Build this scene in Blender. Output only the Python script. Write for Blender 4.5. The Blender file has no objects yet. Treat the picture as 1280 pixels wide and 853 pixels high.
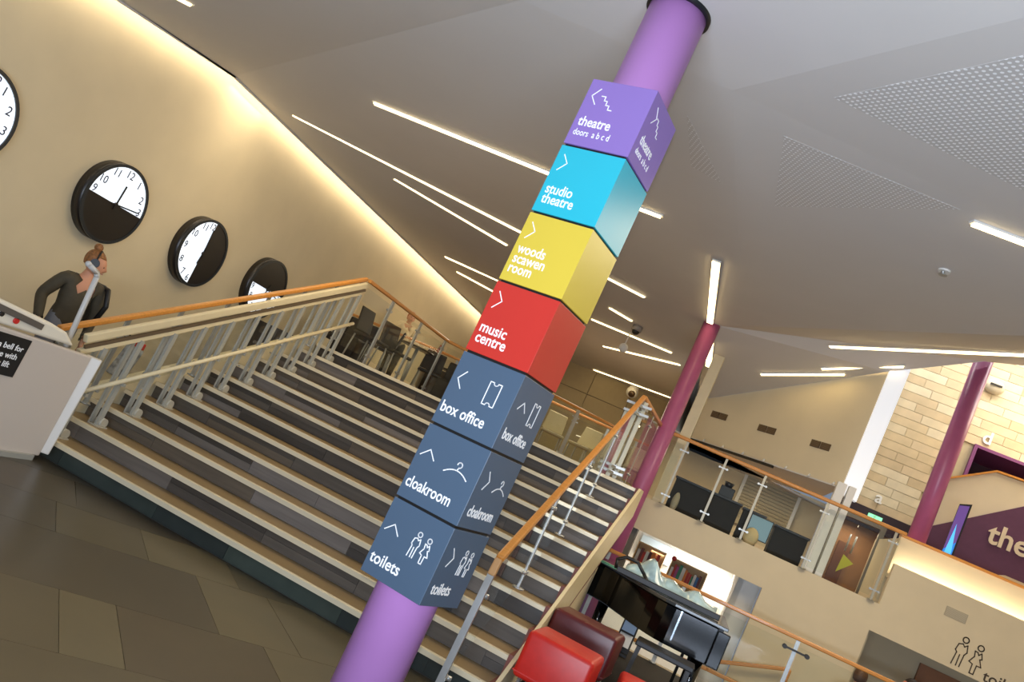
import bpy, bmesh, math, random
from mathutils import Vector, Matrix
random.seed(7)
PI = math.pi
S = bpy.context.scene
COL = S.collection

# ------------------------------------------------------------------ camera, world, exposure, large lights
RGT = Vector((0.88101, 0.21605, 0.42089)); UPV = Vector((-0.37218, -0.23274, 0.89851)); FWD = Vector((-0.29208, 0.94824, 0.12464))
cd = bpy.data.cameras.new('camera'); cam = bpy.data.objects.new('camera', cd); COL.objects.link(cam)
cd.sensor_width = 36.0; cd.lens = 1048.0 / 1280 * 36; cd.clip_start = 0.05; cd.clip_end = 200
cam.matrix_world = Matrix(((RGT.x, UPV.x, -FWD.x, 0), (RGT.y, UPV.y, -FWD.y, 0), (RGT.z, UPV.z, -FWD.z, 1.6), (0, 0, 0, 1)))
S.camera = cam
S.view_settings.view_transform = 'Standard'; S.view_settings.look = 'None'; S.view_settings.gamma = 1
S.view_settings.use_curve_mapping = False
S.view_settings.exposure = 0.0
w = bpy.data.worlds.new('sky'); S.world = w; w.use_nodes = True
w.node_tree.nodes['Background'].inputs[0].default_value = (0.62, 0.76, 1.0, 1)
w.node_tree.nodes['Background'].inputs[1].default_value = 0.3

def area(name, loc, size, power, color, direction, sizey=None, spread=None):
    l = bpy.data.lights.new(name, 'AREA'); l.energy = power; l.color = color
    l.shape = 'RECTANGLE' if sizey else 'SQUARE'; l.size = size
    if sizey: l.size_y = sizey
    if spread: l.spread = spread
    o = bpy.data.objects.new(name, l); COL.objects.link(o); o.location = loc
    o.rotation_euler = Vector(direction).to_track_quat('-Z', 'Y').to_euler()
    return o
# the camera's own flash, just above the lens (tilted with the camera)
fl = Vector((0, 0, 1.6)) + UPV * 0.11
area('camera_flash', fl, 0.05, 84, (1.0, 0.97, 0.95), FWD + Vector((0, 0, 0.02)), 0.03)
# added low panel tilted up at the ceiling, standing in for daylight from behind
area('daylight_panel', (0.2, -1.9, 0.8), 4.5, 580, (0.68, 0.81, 1.0), (-0.05, 0.62, 0.9), 1.4)
# warm spots of the lower foyer and the upper gallery (downlights above them)
WARM = (1.0, 0.84, 0.60)
area('hall_downlight', (-3.5, 7.5, 4.1), 1.6, 50, WARM, (0, 0, -1))
area('gallery_downlight', (-4.0, 17.0, 4.3), 2.5, 130, WARM, (0, 0, -1))
area('foyer_downlight', (1.6, 8.0, 4.3), 2.5, 150, WARM, (0, 0.15, -1))
area('lobby_fill', (2.0, 14.75, 2.95), 0.4, 9, (1.0, 0.8, 0.55), (0, 0, -1))  # added fill lamp, brightens the brown lobby behind the glass doors
area('balcony_downlight', (0.4, 15.0, 3.1), 1.2, 45, WARM, (0, 0, -1))
area('skylight', (4.0, 13.9, 7.4), 5.5, 210, (1.0, 0.96, 0.90), (0, 0.35, -1), 0.9)
area('bookshop_downlight', (0.1, 14.4, 1.35), 1.6, 36, (1.0, 0.93, 0.82), (0, 0.3, -1), 1.0)
area('ledge_trough_light', (4.0, 12.66, 2.40), 3.2, 14, (1.0, 0.86, 0.62), (0, 0.7, 1), 0.06)
area('theatre_landing_light', (4.2, 13.7, 6.0), 1.2, 45, WARM, (0, 0.3, -1))
area('walkway_light', (-6.6, 9.0, 4.0), 0.8, 25, WARM, (-0.4, 0, -1), 5.0)

def cove(p, q, power):
    p, q = Vector(p), Vector(q); y = (q - p).normalized(); z = Vector((0.42, 0, 1)); z = (z - y * z.dot(y)).normalized(); x = y.cross(z)
    l = bpy.data.lights.new('cove_lamp', 'AREA'); l.shape = 'RECTANGLE'; l.size = 0.05; l.size_y = (q - p).length; l.energy = power; l.color = (1.0, 0.87, 0.64)
    o = bpy.data.objects.new('cove_lamp', l); COL.objects.link(o); c = (p + q) / 2
    o.matrix_world = Matrix(((x.x, y.x, z.x, c.x), (x.y, y.y, z.y, c.y), (x.z, y.z, z.z, c.z), (0, 0, 0, 1)))
cove((-7.34, 3.0, 3.70), (-7.34, 8.35, 4.50), 20)
cove((-7.34, 8.35, 4.50), (-7.34, 21.9, 4.70), 48)

# ------------------------------------------------------------------ materials
def lin(c):
    c = c / 255.0
    return c / 12.92 if c <= 0.04045 else ((c + 0.055) / 1.055) ** 2.4
MATS = {}
def mat(name, rgb=(200, 200, 200), rough=0.5, metal=0.0, emit=0.0, ecol=None, var=0.0, scale=8.0, bump=0.0, stretch=None, alpha=1.0, trans=0.0, coat=0.0, spec=0.5):
    if name in MATS: return MATS[name]
    m = bpy.data.materials.new(name); m.use_nodes = True; nt = m.node_tree; b = nt.nodes['Principled BSDF']
    col = (lin(rgb[0]), lin(rgb[1]), lin(rgb[2]), 1)
    b.inputs['Base Color'].default_value = col; b.inputs['Roughness'].default_value = rough; b.inputs['Metallic'].default_value = metal
    b.inputs['Specular IOR Level'].default_value = spec
    if coat: b.inputs['Coat Weight'].default_value = coat; b.inputs['Coat Roughness'].default_value = 0.08
    if emit:
        e = ecol or rgb
        b.inputs['Emission Color'].default_value = (lin(e[0]), lin(e[1]), lin(e[2]), 1); b.inputs['Emission Strength'].default_value = emit
    if trans: b.inputs['Transmission Weight'].default_value = trans
    if alpha < 1: b.inputs['Alpha'].default_value = alpha
    if var or bump:
        tc = nt.nodes.new('ShaderNodeTexCoord'); mp = nt.nodes.new('ShaderNodeMapping'); nz = nt.nodes.new('ShaderNodeTexNoise')
        nt.links.new(tc.outputs['Object'], mp.inputs[0]); nt.links.new(mp.outputs[0], nz.inputs['Vector'])
        if stretch: mp.inputs['Scale'].default_value = stretch
        nz.inputs['Scale'].default_value = scale; nz.inputs['Detail'].default_value = 5
        if var:
            r = nt.nodes.new('ShaderNodeValToRGB'); k = 1 - var; h = 1 + var
            r.color_ramp.elements[0].position = 0.3; r.color_ramp.elements[1].position = 0.7
            r.color_ramp.elements[0].color = (col[0] * k, col[1] * k, col[2] * k, 1); r.color_ramp.elements[1].color = (min(1, col[0] * h), min(1, col[1] * h), min(1, col[2] * h), 1)
            nt.links.new(nz.outputs['Fac'], r.inputs[0]); nt.links.new(r.outputs[0], b.inputs['Base Color'])
        if bump:
            bp = nt.nodes.new('ShaderNodeBump'); bp.inputs['Strength'].default_value = bump; bp.inputs['Distance'].default_value = 0.01
            nt.links.new(nz.outputs['Fac'], bp.inputs['Height']); nt.links.new(bp.outputs[0], b.inputs['Normal'])
    MATS[name] = m
    return m
def glass_mat():
    m = bpy.data.materials.new('clear_glass'); m.use_nodes = True; nt = m.node_tree; nt.nodes.clear()
    geo = nt.nodes.new('ShaderNodeNewGeometry'); sb = nt.nodes.new('ShaderNodeMath'); sb.operation = 'SUBTRACT'; sb.inputs[0].default_value = 1.0; nt.links.new(geo.outputs['Backfacing'], sb.inputs[1])
    mu = nt.nodes.new('ShaderNodeMath'); mu.operation = 'MULTIPLY'
    o = nt.nodes.new('ShaderNodeOutputMaterial'); mx = nt.nodes.new('ShaderNodeMixShader'); t = nt.nodes.new('ShaderNodeBsdfTransparent'); g = nt.nodes.new('ShaderNodeBsdfGlossy')
    f = nt.nodes.new('ShaderNodeFresnel'); f.inputs[0].default_value = 1.5
    t.inputs[0].default_value = (0.955, 0.97, 0.95, 1); g.inputs['Roughness'].default_value = 0.02
    nt.links.new(f.outputs[0], mu.inputs[0]); nt.links.new(sb.outputs[0], mu.inputs[1]); nt.links.new(mu.outputs[0], mx.inputs[0]); nt.links.new(t.outputs[0], mx.inputs[1]); nt.links.new(g.outputs[0], mx.inputs[2]); nt.links.new(mx.outputs[0], o.inputs[0])
    return m
GLASS = glass_mat()
PLASTER = mat('cream_plaster', (218, 202, 170), 0.75, var=0.03, scale=3, bump=0.03)
WALLM = mat('warm_wall_plaster', (222, 206, 172), 0.8, var=0.03, scale=2, bump=0.03)
CEILM = mat('white_ceiling_paint', (212, 208, 204), 0.7, var=0.015, scale=1.5)
WOOD = mat('oak_handrail', (208, 140, 62), 0.35, var=0.12, scale=5, stretch=(1, 12, 12), coat=0.2)
STEEL = mat('brushed_steel', (178, 180, 178), 0.38, 0.75, var=0.05, scale=20)
STEELP = mat('painted_grey_steel', (172, 172, 164), 0.4, 0.3)
DARK = mat('dark_fitting', (38, 34, 30), 0.4)
BLACK = mat('black_gloss', (6, 6, 6), 0.10, coat=0.2)
SATIN = mat('satin_black', (20, 19, 20), 0.45)
LIFTW = mat('lift_white_enamel', (196, 186, 176), 0.45)
RAILC = mat('cream_lift_rail', (214, 200, 164), 0.4, var=0.03)
WHITE = mat('white_paint', (232, 230, 224), 0.5)
LETTER = mat('white_lettering', (245, 245, 245), 0.5)
LILAC = mat('lilac_column_paint', (196, 138, 208), 0.42, var=0.03, scale=3, bump=0.02)
MAROON = mat('plum_column_paint', (170, 88, 130), 0.35, var=0.04)
PURPLE = mat('deep_plum_wall', (92, 50, 78), 0.6, var=0.06, scale=12)
TUBE = mat('light_tube', (255, 240, 205), 0.5, emit=7.0, ecol=(255, 226, 165))

# ------------------------------------------------------------------ mesh helpers
def wl(o):
    v = Vector((0, 0, 0))
    while o: v += o.location; o = o.parent
    return v
class MB:
    def __init__(s): s.v = []; s.f = []; s.sm = []
    def add(s, vs, fs, smooth=False):
        n = len(s.v); s.v += [Vector(a) for a in vs]; s.f += [tuple(n + i for i in f) for f in fs]; s.sm += [smooth] * len(fs); return s
    def obox(s, c, ax, ay, az):   # half-extent vectors
        c = Vector(c); ax, ay, az = Vector(ax), Vector(ay), Vector(az)
        vs = [c + ax * i + ay * j + az * k for i in (-1, 1) for j in (-1, 1) for k in (-1, 1)]
        return s.add(vs, [(0, 1, 3, 2), (4, 6, 7, 5), (0, 4, 5, 1), (2, 3, 7, 6), (0, 2, 6, 4), (1, 5, 7, 3)])
    def box(s, x0, x1, y0, y1, z0, z1):
        return s.obox(((x0 + x1) / 2, (y0 + y1) / 2, (z0 + z1) / 2), ((x1 - x0) / 2, 0, 0), (0, (y1 - y0) / 2, 0), (0, 0, (z1 - z0) / 2))
    def bar(s, p, q, wd, ht, up=(0, 0, 1)):
        p, q = Vector(p), Vector(q); d = (q - p); L = d.length / 2; d.normalize(); u = Vector(up); sd = d.cross(u)
        if sd.length < 1e-4: sd = d.cross(Vector((1, 0, 0)))
        sd.normalize(); u = sd.cross(d)
        return s.obox((p + q) / 2, d * L, sd * wd / 2, u * ht / 2)
    def tube(s, p, q, r, r2=None, n=14, caps=True):
        p, q = Vector(p), Vector(q); r2 = r if r2 is None else r2; d = (q - p).normalized()
        a = d.cross(Vector((0, 0, 1)));  a = d.cross(Vector((1, 0, 0))) if a.length < 1e-3 else a
        a.normalize(); b = d.cross(a); vs = []
        for P, R in ((p, r), (q, r2)):
            for i in range(n): vs.append(P + (a * math.cos(2 * PI * i / n) + b * math.sin(2 * PI * i / n)) * R)
        s.add(vs, [(i, (i + 1) % n, n + (i + 1) % n, n + i) for i in range(n)], True)
        if caps: s.add(vs, [tuple(range(n - 1, -1, -1)), tuple(range(n, 2 * n))])
        return s
    def path(s, pts, r, n=10):
        for i in range(len(pts) - 1): s.tube(pts[i], pts[i + 1], r, n=n)
        for p in pts[1:-1]: s.ball(p, r, 8, 6)
        return s
    def ball(s, c, r, n=16, m=10, sc=(1, 1, 1)):
        c = Vector(c); vs = []
        for j in range(m + 1):
            t = PI * j / m
            for i in range(n): vs.append(c + Vector((math.sin(t) * math.cos(2 * PI * i / n) * r * sc[0], math.sin(t) * math.sin(2 * PI * i / n) * r * sc[1], math.cos(t) * r * sc[2])))
        return s.add(vs, [(j * n + i, (j + 1) * n + i, (j + 1) * n + (i + 1) % n, j * n + (i + 1) % n) for j in range(m) for i in range(n)], True)
    def prism(s, poly, vec):       # polygon extruded along vec
        n = len(poly); vec = Vector(vec); vs = [Vector(p) for p in poly] + [Vector(p) + vec for p in poly]
        return s.add(vs, [tuple(range(n - 1, -1, -1)), tuple(range(n, 2 * n))] + [(i, (i + 1) % n, n + (i + 1) % n, n + i) for i in range(n)])
    def mesh(s, name, m, off=Vector((0, 0, 0))):
        me = bpy.data.meshes.new(name); me.from_pydata([tuple(a - off) for a in s.v], [], s.f); me.materials.append(m)
        for p, k in zip(me.polygons, s.sm): p.use_smooth = k
        bm = bmesh.new(); bm.from_mesh(me); bmesh.ops.remove_doubles(bm, verts=bm.verts, dist=1e-6); bmesh.ops.recalc_face_normals(bm, faces=bm.faces); bm.to_mesh(me); bm.free()
        return me
    def build(s, name, m, parent=None, bevel=0.0, label=None, local=False, seg=2, noself=False):
        off = wl(parent) if parent and not local else Vector((0, 0, 0))
        o = bpy.data.objects.new(name, s.mesh(name, m, off)); COL.objects.link(o)
        if parent: o.parent = parent
        if bevel:
            b = o.modifiers.new('bevel', 'BEVEL'); b.width = bevel; b.segments = seg; b.limit_method = 'ANGLE'
        if label: o['label'] = label
        return o
def thing(name, label, cat, loc=(0, 0, 0), group=None, rz=0):
    o = bpy.data.objects.new(name, None); COL.objects.link(o); o.location = loc; o.rotation_euler = (0, 0, rz)
    o.empty_display_size = 0.1; o['label'] = label; o['category'] = cat
    if group: o['group'] = group
    return o
def tag(o, label, cat, group=None):
    o['label'] = label; o['category'] = cat
    if group: o['group'] = group
    return o
def struct(o, label=None, cat=None):
    o['kind'] = 'structure'
    if label: o['label'] = label
    if cat: o['category'] = cat
    return o
def linkmesh(name, me, parent, loc=(0, 0, 0), rot=None):
    o = bpy.data.objects.new(name, me); COL.objects.link(o); o.parent = parent; o.location = loc
    if rot: o.rotation_euler = rot
    return o
def text_mesh(txt, size, m, bold=0.0, depth=0.001, spacing=1.0, align='LEFT'):
    c = bpy.data.curves.new('lettering', 'FONT'); c.body = txt; c.size = size; c.extrude = depth; c.offset = bold; c.space_character = spacing; c.align_x = align
    c.resolution_u = 3
    o = bpy.data.objects.new('lettering_curve', c); me = bpy.data.meshes.new_from_object(o); bpy.data.objects.remove(o); me.materials.append(m)
    return me
def frame_of(org, ex, ey):
    ex, ey = Vector(ex).normalized(), Vector(ey).normalized(); ez = ex.cross(ey)
    return Matrix(((ex.x, ey.x, ez.x, org[0]), (ex.y, ey.y, ez.y, org[1]), (ex.z, ey.z, ez.z, org[2]), (0, 0, 0, 1)))
def place(name, me, parent, F, u, v):
    """mesh in its own xy plane put at (u, v) on frame F (world)"""
    o = bpy.data.objects.new(name, me); COL.objects.link(o); o.parent = parent
    W = F @ Matrix.Translation((u, v, 0)); W.translation -= wl(parent); o.matrix_local = W
    return o
def strokes(lines, wd, depth=0.001):
    """flat line drawing in xy: each line a list of points"""
    b = MB()
    for ln in lines:
        for i in range(len(ln) - 1):
            p, q = Vector((*ln[i], 0)), Vector((*ln[i + 1], 0)); d = (q - p)
            if d.length < 1e-6: continue
            d = d.normalized() * (wd * 0.45)
            b.bar(p - d, q + d, wd, depth * 2)
    return b
def circ(cx, cy, r, n=14, a0=0, a1=2 * PI):
    return [(cx + r * math.cos(a0 + (a1 - a0) * i / n), cy + r * math.sin(a0 + (a1 - a0) * i / n)) for i in range(n + 1)]

# ------------------------------------------------------------------ large structure
RISE, GOING, Y0 = 0.156, 0.367, 5.84
ZU = 1.872                                        # upper floor
YT = Y0 + 11 * GOING                              # top nosing
XL, XR = -5.45, -0.93
fl = MB().box(-7.6, 8, -3.5, Y0 + 0.02, -0.12, -0.012).box(-7.6, XL - .02, Y0, 11.6, -0.12, -0.012).box(XR, 8, Y0, 11.6, -0.12, -0.012).build('floor', mat('floor_mortar', (38, 33, 27), 0.7))
struct(fl)
# stone floor tiles laid in diagonal strips of uneven length
TC = [mat('floor_stone_%s' % n, c, 0.33, var=0.10, scale=3.0, bump=0.02) for n, c in (('umber', (60, 51, 36)), ('olive', (68, 60, 41)), ('grey', (55, 49, 38)), ('sand', (82, 73, 50)), ('dark', (51, 44, 32)))]
r2 = math.sqrt(2)
strips = [(-0.6, 0.3), (0.3, 1.0), (1.0, 1.7), (1.7, 2.5), (2.5, 3.25), (3.25, 4.0), (4.0, 4.78), (4.78, 5.75), (5.75, 6.45), (6.45, 7.2), (7.2, 7.9), (7.9, 8.7), (8.7, 9.5), (9.5, 10.4)]
fixed = {6: [-1.4, -0.3, 0.22, 0.745, 1.04, 1.9], 7: [-2.4, -1.2, 0.35, 1.63, 2.15], 8: [-2.6, -1.4, -0.3, 0.72, 1.31, 1.95, 2.5], 5: [-1, 0.2, 1.3, 1.75, 2.6]}
colf = {(6, 3): 3, (6, 2): 1, (6, 4): 0, (7, 2): 4, (7, 3): 3, (8, 3): 1, (8, 4): 3, (7, 1): 4, (8, 2): 2, (6, 1): 1}
def clip(poly, a, b, c):                          # keep a*x+b*y<=c
    out = []
    for i in range(len(poly)):
        p, q = poly[i - 1], poly[i]; dp, dq = a * p[0] + b * p[1] - c, a * q[0] + b * q[1] - c
        if (dp <= 0) != (dq <= 0): t = dp / (dp - dq); out.append((p[0] + (q[0] - p[0]) * t, p[1] + (q[1] - p[1]) * t))
        if dq <= 0: out.append(q)
    return out
for si, (v0, v1) in enumerate(strips):
    us = fixed.get(si)
    if not us:
        us = [-5.0 + random.random()]
        while us[-1] < 5: us.append(us[-1] + random.uniform(0.55, 1.25))
    else:
        us = [us[0] - 2.0, us[0] - 1.0] + us + [us[-1] + 0.8, us[-1] + 1.9, us[-1] + 3.0]
    for k in range(len(us) - 1):
        tp = random.uniform(-0.05, 0.05) if not fixed.get(si) else 0.0
        g = 0.0015
        q = [(us[k] + g, v0 + g), (us[k + 1] - g - tp, v0 + g), (us[k + 1] - g + tp, v1 - g), (us[k] + g, v1 - g)]
        P = [((a - b) / r2, (a + b) / r2) for a, b in q]
        P = clip(P, 0, 1, Y0 - 0.002); 
        if P: P = clip(P, -1, 0, 7.45)
        if P: P = clip(P, 1, 0, 4.0)
        if P: P = clip(P, 0, -1, -1.2)
        if len(P) < 3: continue
        ar = abs(sum(P[i - 1][0] * P[i][1] - P[i][0] * P[i - 1][1] for i in range(len(P)))) / 2
        if ar < 0.01: continue
        ci = colf.get((si, k - 2)) if fixed.get(si) else None
        m = TC[ci if ci is not None else random.randrange(5)]
        MB().prism([(x, y, -0.012) for x, y in P], (0, 0, 0.0115 + random.random() * 0.0006)).build('floor_tile', m, fl)
# upper floors
UF = mat('upper_floor_timber', (112, 92, 70), 0.35, var=0.12, scale=4)
struct(MB().box(XL, XR, YT + .046, 10.25, ZU - 0.25, ZU).box(XL, -1.25, 10.25, 11.6, ZU - .25, ZU).box(-7.5, -1.25, 11.6, 22.05, ZU - 0.25, ZU).box(-1.25, 2.42, 12.62, 17.0, ZU - 0.2, ZU).build('floor', UF))
struct(MB().box(2.49, 8, 12.92, 17.2, 2.25, 2.45).build('floor', UF))
struct(MB().box(-1.6, 8, 11.75, 16.2, -0.75, -0.6).build('floor', mat('lower_floor', (170, 165, 158), 0.2)))
# clock wall on the left, far panel wall
struct(MB().box(-7.75, -7.5, -3.5, 22.3, -0.1, 6.2).build('wall_left', WALLM))
wb = struct(MB().box(-7.6, -1.2, 22.05, 22.25, ZU - 0.3, 5.2).build('wall_back', mat('panel_backing', (60, 54, 44), 0.7)))
PM = mat('cream_wall_panel', (176, 160, 122), 0.6, var=0.03)
for i in range(6):
    for z0, z1 in ((ZU, 3.95), (3.965, 5.0)):
        MB().box(-7.48 + i * 1.08, -7.48 + i * 1.08 + 1.065, 22.0, 22.05, z0, z1).build('wall_panel', PM, wb)
# folded ceiling: world corner points
A = (-0.923, 5.012, 4.3); B = (-2.37, 4.671, 4.3); CC = (1.941, 2.062, 4.3); D = (3.163, 7.036, 4.7); E = (-0.814, 7.965, 4.42)
BP = (-7.3, 3.0, 3.58); L1 = (-7.3, 6.3, 4.08); L2 = (-7.3, 8.35, 4.40); L3 = (-7.3, 20.0, 4.6); K = (-1.08, 12.1, 4.55); M_ = (-1.6, 22.1, 4.6)
L4 = (-7.3, 22.1, 4.6)
N = (2.535, 12.8, 5.643); G0 = (-0.95, 14.9, 3.93); G1 = (1.42, 13.0, 5.051); F0 = (-7.6, -3.4, 5.3); F1 = (5.2, -3.4, 5.8); H = (8.0, 12.8, 7.2); BP2 = (-7.6, 3.0, 3.58)
faces = [(B, BP, L1), (B, L1, L2), (B, L2, K), (L2, L3, M_), (L3, L4, M_), (L2, M_, K), (B, K, E), (A, B, E), (A, E, D), (E, K, D), (K, N, D), (D, N, H), (A, D, CC), (A, CC, B), (CC, F1, B), (F1, F0, B), (F0, BP2, B), (BP2, BP, B), (K, N, G1), (K, G1, G0), (D, H, (9, 6, 6.5)), (D, (9, 6, 6.5), F1), (D, F1, CC), (K, G0, (-1.2, 14.9, 4.6)), (G0, (-1.6, 22.1, 3.9), M_), (G0, M_, (-1.2, 14.9, 4.6)), ((-1.2, 14.9, 4.6), M_, K)]
cb = MB()
for f in faces: cb.add(list(f), [(0, 1, 2)])
me = cb.mesh('ceiling', CEILM)
cl = bpy.data.objects.new('ceiling', me); COL.objects.link(cl); struct(cl)
# light cove along the clock wall: closed box above the ceiling edge with a lamp strip in it
struct(MB().box(-7.52, -7.28, -3, 22.1, 5.0, 5.05).prism([(-7.3, -3, 3.0), (-7.3, 3.0, 3.56), (-7.3, 6.3, 4.06), (-7.3, 8.35, 4.38), (-7.3, 20.0, 4.58), (-7.3, 22.1, 4.58), (-7.3, 22.1, 5.02), (-7.3, -3, 5.02)], (0.03, 0, 0)).build('trim_1', CEILM))
MB_ = MB()
cove = thing('cove_light', 'long hidden warm cove light washing the top of the clock wall', 'cove light', (-7.29, 14, 4.75))
MB().bar((-7.31, 3.2, 3.80), (-7.31, 8.3, 4.56), 0.02, 0.05).bar((-7.31, 8.35, 4.62), (-7.315, 21.9, 4.80), 0.02, 0.08).build('lamp_strip', mat('cove_tube', (255, 235, 190), 0.5, emit=2, ecol=(255, 228, 178)), cove)
MB().bar((-7.285, 3.1, 3.68), (-7.285, 8.35, 4.44), 0.03, 0.12).build('lamp_housing', WHITE, cove)

# grille wall above the balcony
gw = struct(MB().prism([(-0.95, 14.9, 3.22), (1.45, 13.04, 3.22), (1.45, 13.04, 5.15), (-0.95, 14.9, 3.95)], (0.06, 0.08, 0)).build('wall_right', WALLM))
struct(MB().prism([(-0.95, 14.9, 3.2), (1.45, 13.04, 3.2), (1.45, 13.04, 3.22), (-0.95, 14.9, 3.22)], (0, 2.5, 0)).prism([(-1.6, 14.9, 3.2), (-0.95, 14.9, 3.2), (1.9, 17.1, 3.2), (-1.6, 17.2, 3.2)], (0, 0, 0.03)).build('ceiling', CEILM))
struct(MB().box(-1.6, 1.75, 17.0, 17.2, ZU, 3.3).build('wall_back', PLASTER))
struct(MB().box(-1.62, -1.55, 16.9, 22.1, ZU, 4.6).build('wall_right', PLASTER))
# balcony fascia: with the bookshop opening under it
PLY = 12.5
fas = MB()
fas.box(-1.15, 0.93, PLY, PLY + 0.12, 1.43, ZU + 0.03).box(0.93, 2.36, PLY, PLY + 0.12, -0.62, ZU + 0.03).box(-1.6, -1.15, PLY, PLY + 0.12, -0.62, ZU + 0.03)
struct(fas.build('wall_back', PLASTER))
# theatre volume on the right: ledge, parapet, low soffit
struct(MB().box(2.36, 8, PLY, PLY + 0.12, 1.535, 2.48).box(2.36, 8, PLY + .12, PLY + 3, 1.535, 1.6).build('wall_right', PLASTER))
struct(MB().prism([(2.36, PLY + 0.28, 2.30), (8, PLY + 0.28, 2.30), (8, PLY + 0.28, 2.90), (2.36, PLY + 0.28, 2.88)], (0, 0.12, 0)).box(2.36, 8, PLY + .12, PLY + .28, 2.28, 2.34).box(2.37, 2.48, PLY + .40, 14.6, ZU, 2.86).build('wall_right', PLASTER))
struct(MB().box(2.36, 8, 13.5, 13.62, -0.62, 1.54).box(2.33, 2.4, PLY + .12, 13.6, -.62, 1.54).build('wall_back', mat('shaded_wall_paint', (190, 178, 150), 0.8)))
tr = tag(MB().prism([(2.36, PLY + 0.25, 2.882), (8, PLY + 0.25, 2.902), (8, PLY + 0.25, 2.935), (2.36, PLY + 0.25, 2.915)], (0, 0.18, 0)).build('parapet_capping', WOOD), 'long oak capping along the top of the cream theatre parapet', 'capping')
# stone wall under the skylight
STB = struct(MB().box(1.7, 3.33, 15.06, 15.3, 3.1, 8.0).box(3.33, 8, 15.06, 15.3, 4.95, 8.0).build('wall_back', mat('stone_mortar', (176, 160, 128), 0.9)))
SC = [mat('stone_%d' % i, c, 0.8, var=0.12, scale=4, bump=0.15) for i, c in enumerate([(202, 186, 152), (196, 176, 138), (208, 194, 162), (200, 180, 144), (190, 170, 134)])]
SM = {}
for ci, c in enumerate(SC):
    for L in (0.55, 0.7, 0.85):
        SM[ci, L] = MB().box(0.003, L - 0.003, -0.02, 0.0, 0.003, 0.147).mesh('stone_block', c)
z = 3.32; row = 0
while z < 7.0:
    x = 1.72; first = True
    while x < 5.4:
        L = (0.55, 0.85, 0.7)[row % 3] if first else random.choice((0.55, 0.7, 0.85)); first = False; dz = random.random() * 0.006
        if x > 1.7 and not (x + L > 3.32 and z < 4.95):
            linkmesh('stone_block', SM[random.randrange(5), L], STB, (x, 15.06 - dz, z))
        x += L
    z += 0.15; row += 1
struct(MB().box(1.7, 8, 14.95, 15.05, 3.0, 3.32).build('trim_2', mat('plum_fascia', (44, 26, 38), 0.6)))
struct(MB().box(3.29, 3.34, 14.98, 16.2, 3.3, 4.93).box(3.29, 8, 14.98, 16.2, 4.93, 4.98).build('trim_3', mat('plum_reveal', (112, 52, 100), 0.6)))
struct(MB().box(3.3, 8, 16.2, 16.3, 3.3, 5.1).build('wall_back', mat('theatre_dark', (60, 36, 54), 0.7)))
struct(MB().box(5.3, 5.42, -3.4, 16.2, 2.9, 8).box(5.3, 5.42, 5.0, 13.5, -0.6, 3).build('wall_right', PLASTER))
struct(MB().box(1.7, 8, 15.2, 15.4, 1.8, 3.3).build('wall_back', mat('brown_lobby_wall', (138, 96, 62), 0.6, var=0.08)))
# white strip column, skylight falling on it imitated by its own glow
struct(MB().prism([(1.455, 12.98, 3.14), (1.695, 12.98, 3.10), (1.715, 12.98, 5.6), (1.455, 12.98, 5.5)], (0, 0.18, 0)).build('trim_4', mat('glowing_white_strip', (236, 236, 238), 0.6, emit=0.55, ecol=(230, 236, 245))))

# ------------------------------------------------------------------ staircase
st = thing('staircase', 'wide foyer staircase of grey risers with pale metal nosings rising to the gallery', 'staircase', (-3.2, Y0, 0))
st['kind'] = 'structure'
RM = [mat('riser_grey_%d' % i, c, 0.4, var=0.16, scale=3.5, stretch=(0.6, 1, 9), bump=0.03) for i, c in enumerate([(84, 77, 69), (70, 64, 58), (100, 93, 86), (90, 80, 68), (60, 55, 50), (110, 103, 97)])]
GR = [mat('slate_%d' % i, c, 0.25, var=0.12, scale=6) for i, c in enumerate([(50, 58, 54), (44, 50, 48), (58, 66, 60)])]
TRD = mat('tread_tan', (138, 116, 80), 0.35, var=0.10, scale=3, stretch=(0.5, 2, 2))
NOS = mat('nosing_strip', (224, 212, 182), 0.28, 0.25)
for k in range(1, 13):
    y = Y0 + (k - 1) * GOING; zt = k * RISE
    if k < 12: MB().box(XL, XR, y + 0.045, y + GOING + 0.03, zt - 0.03, zt).build('tread', TRD, st)
    rs = MB().box(XL, XR, y + 0.03, y + 0.045, zt - RISE + (0.0 if k > 1 else -0.01), zt - 0.022).build('riser', RM[4], st)
    x = XL - random.uniform(0, 0.6)
    while x < XR:
        L = random.uniform(0.7, 1.15); a, b_ = max(x, XL), min(x + L, XR)
        if b_ - a > 0.05:
            m = random.choice(GR) if k == 1 else RM[random.choice((0, 0, 1, 1, 2, 3, 4, 5))]
            hs = [(0, 1)] if k == 1 or random.random() < 0.35 else [(0, 0.55), (0.55, 1)]
            for h0, h1 in hs:
                H_ = RISE - 0.026
                mm = m if h0 == 0 else RM[random.choice((0, 1, 1, 4, 3))]
                MB().box(a + 0.0015, b_ - 0.0015, y + 0.022, y + 0.032, zt - RISE + H_ * h0 + 0.002, zt - RISE + H_ * h1).build('riser_panel', mm, rs)
        x += L
    MB().box(XL, XR, y - 0.005, y + 0.048, zt - 0.034, zt + 0.003).box(XL, XR, y + .01, y + .014, zt + .003, zt + .005).box(XL, XR, y + .03, y + .034, zt + .003, zt + .005).build('nosing', NOS, st, bevel=0.004)
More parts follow.
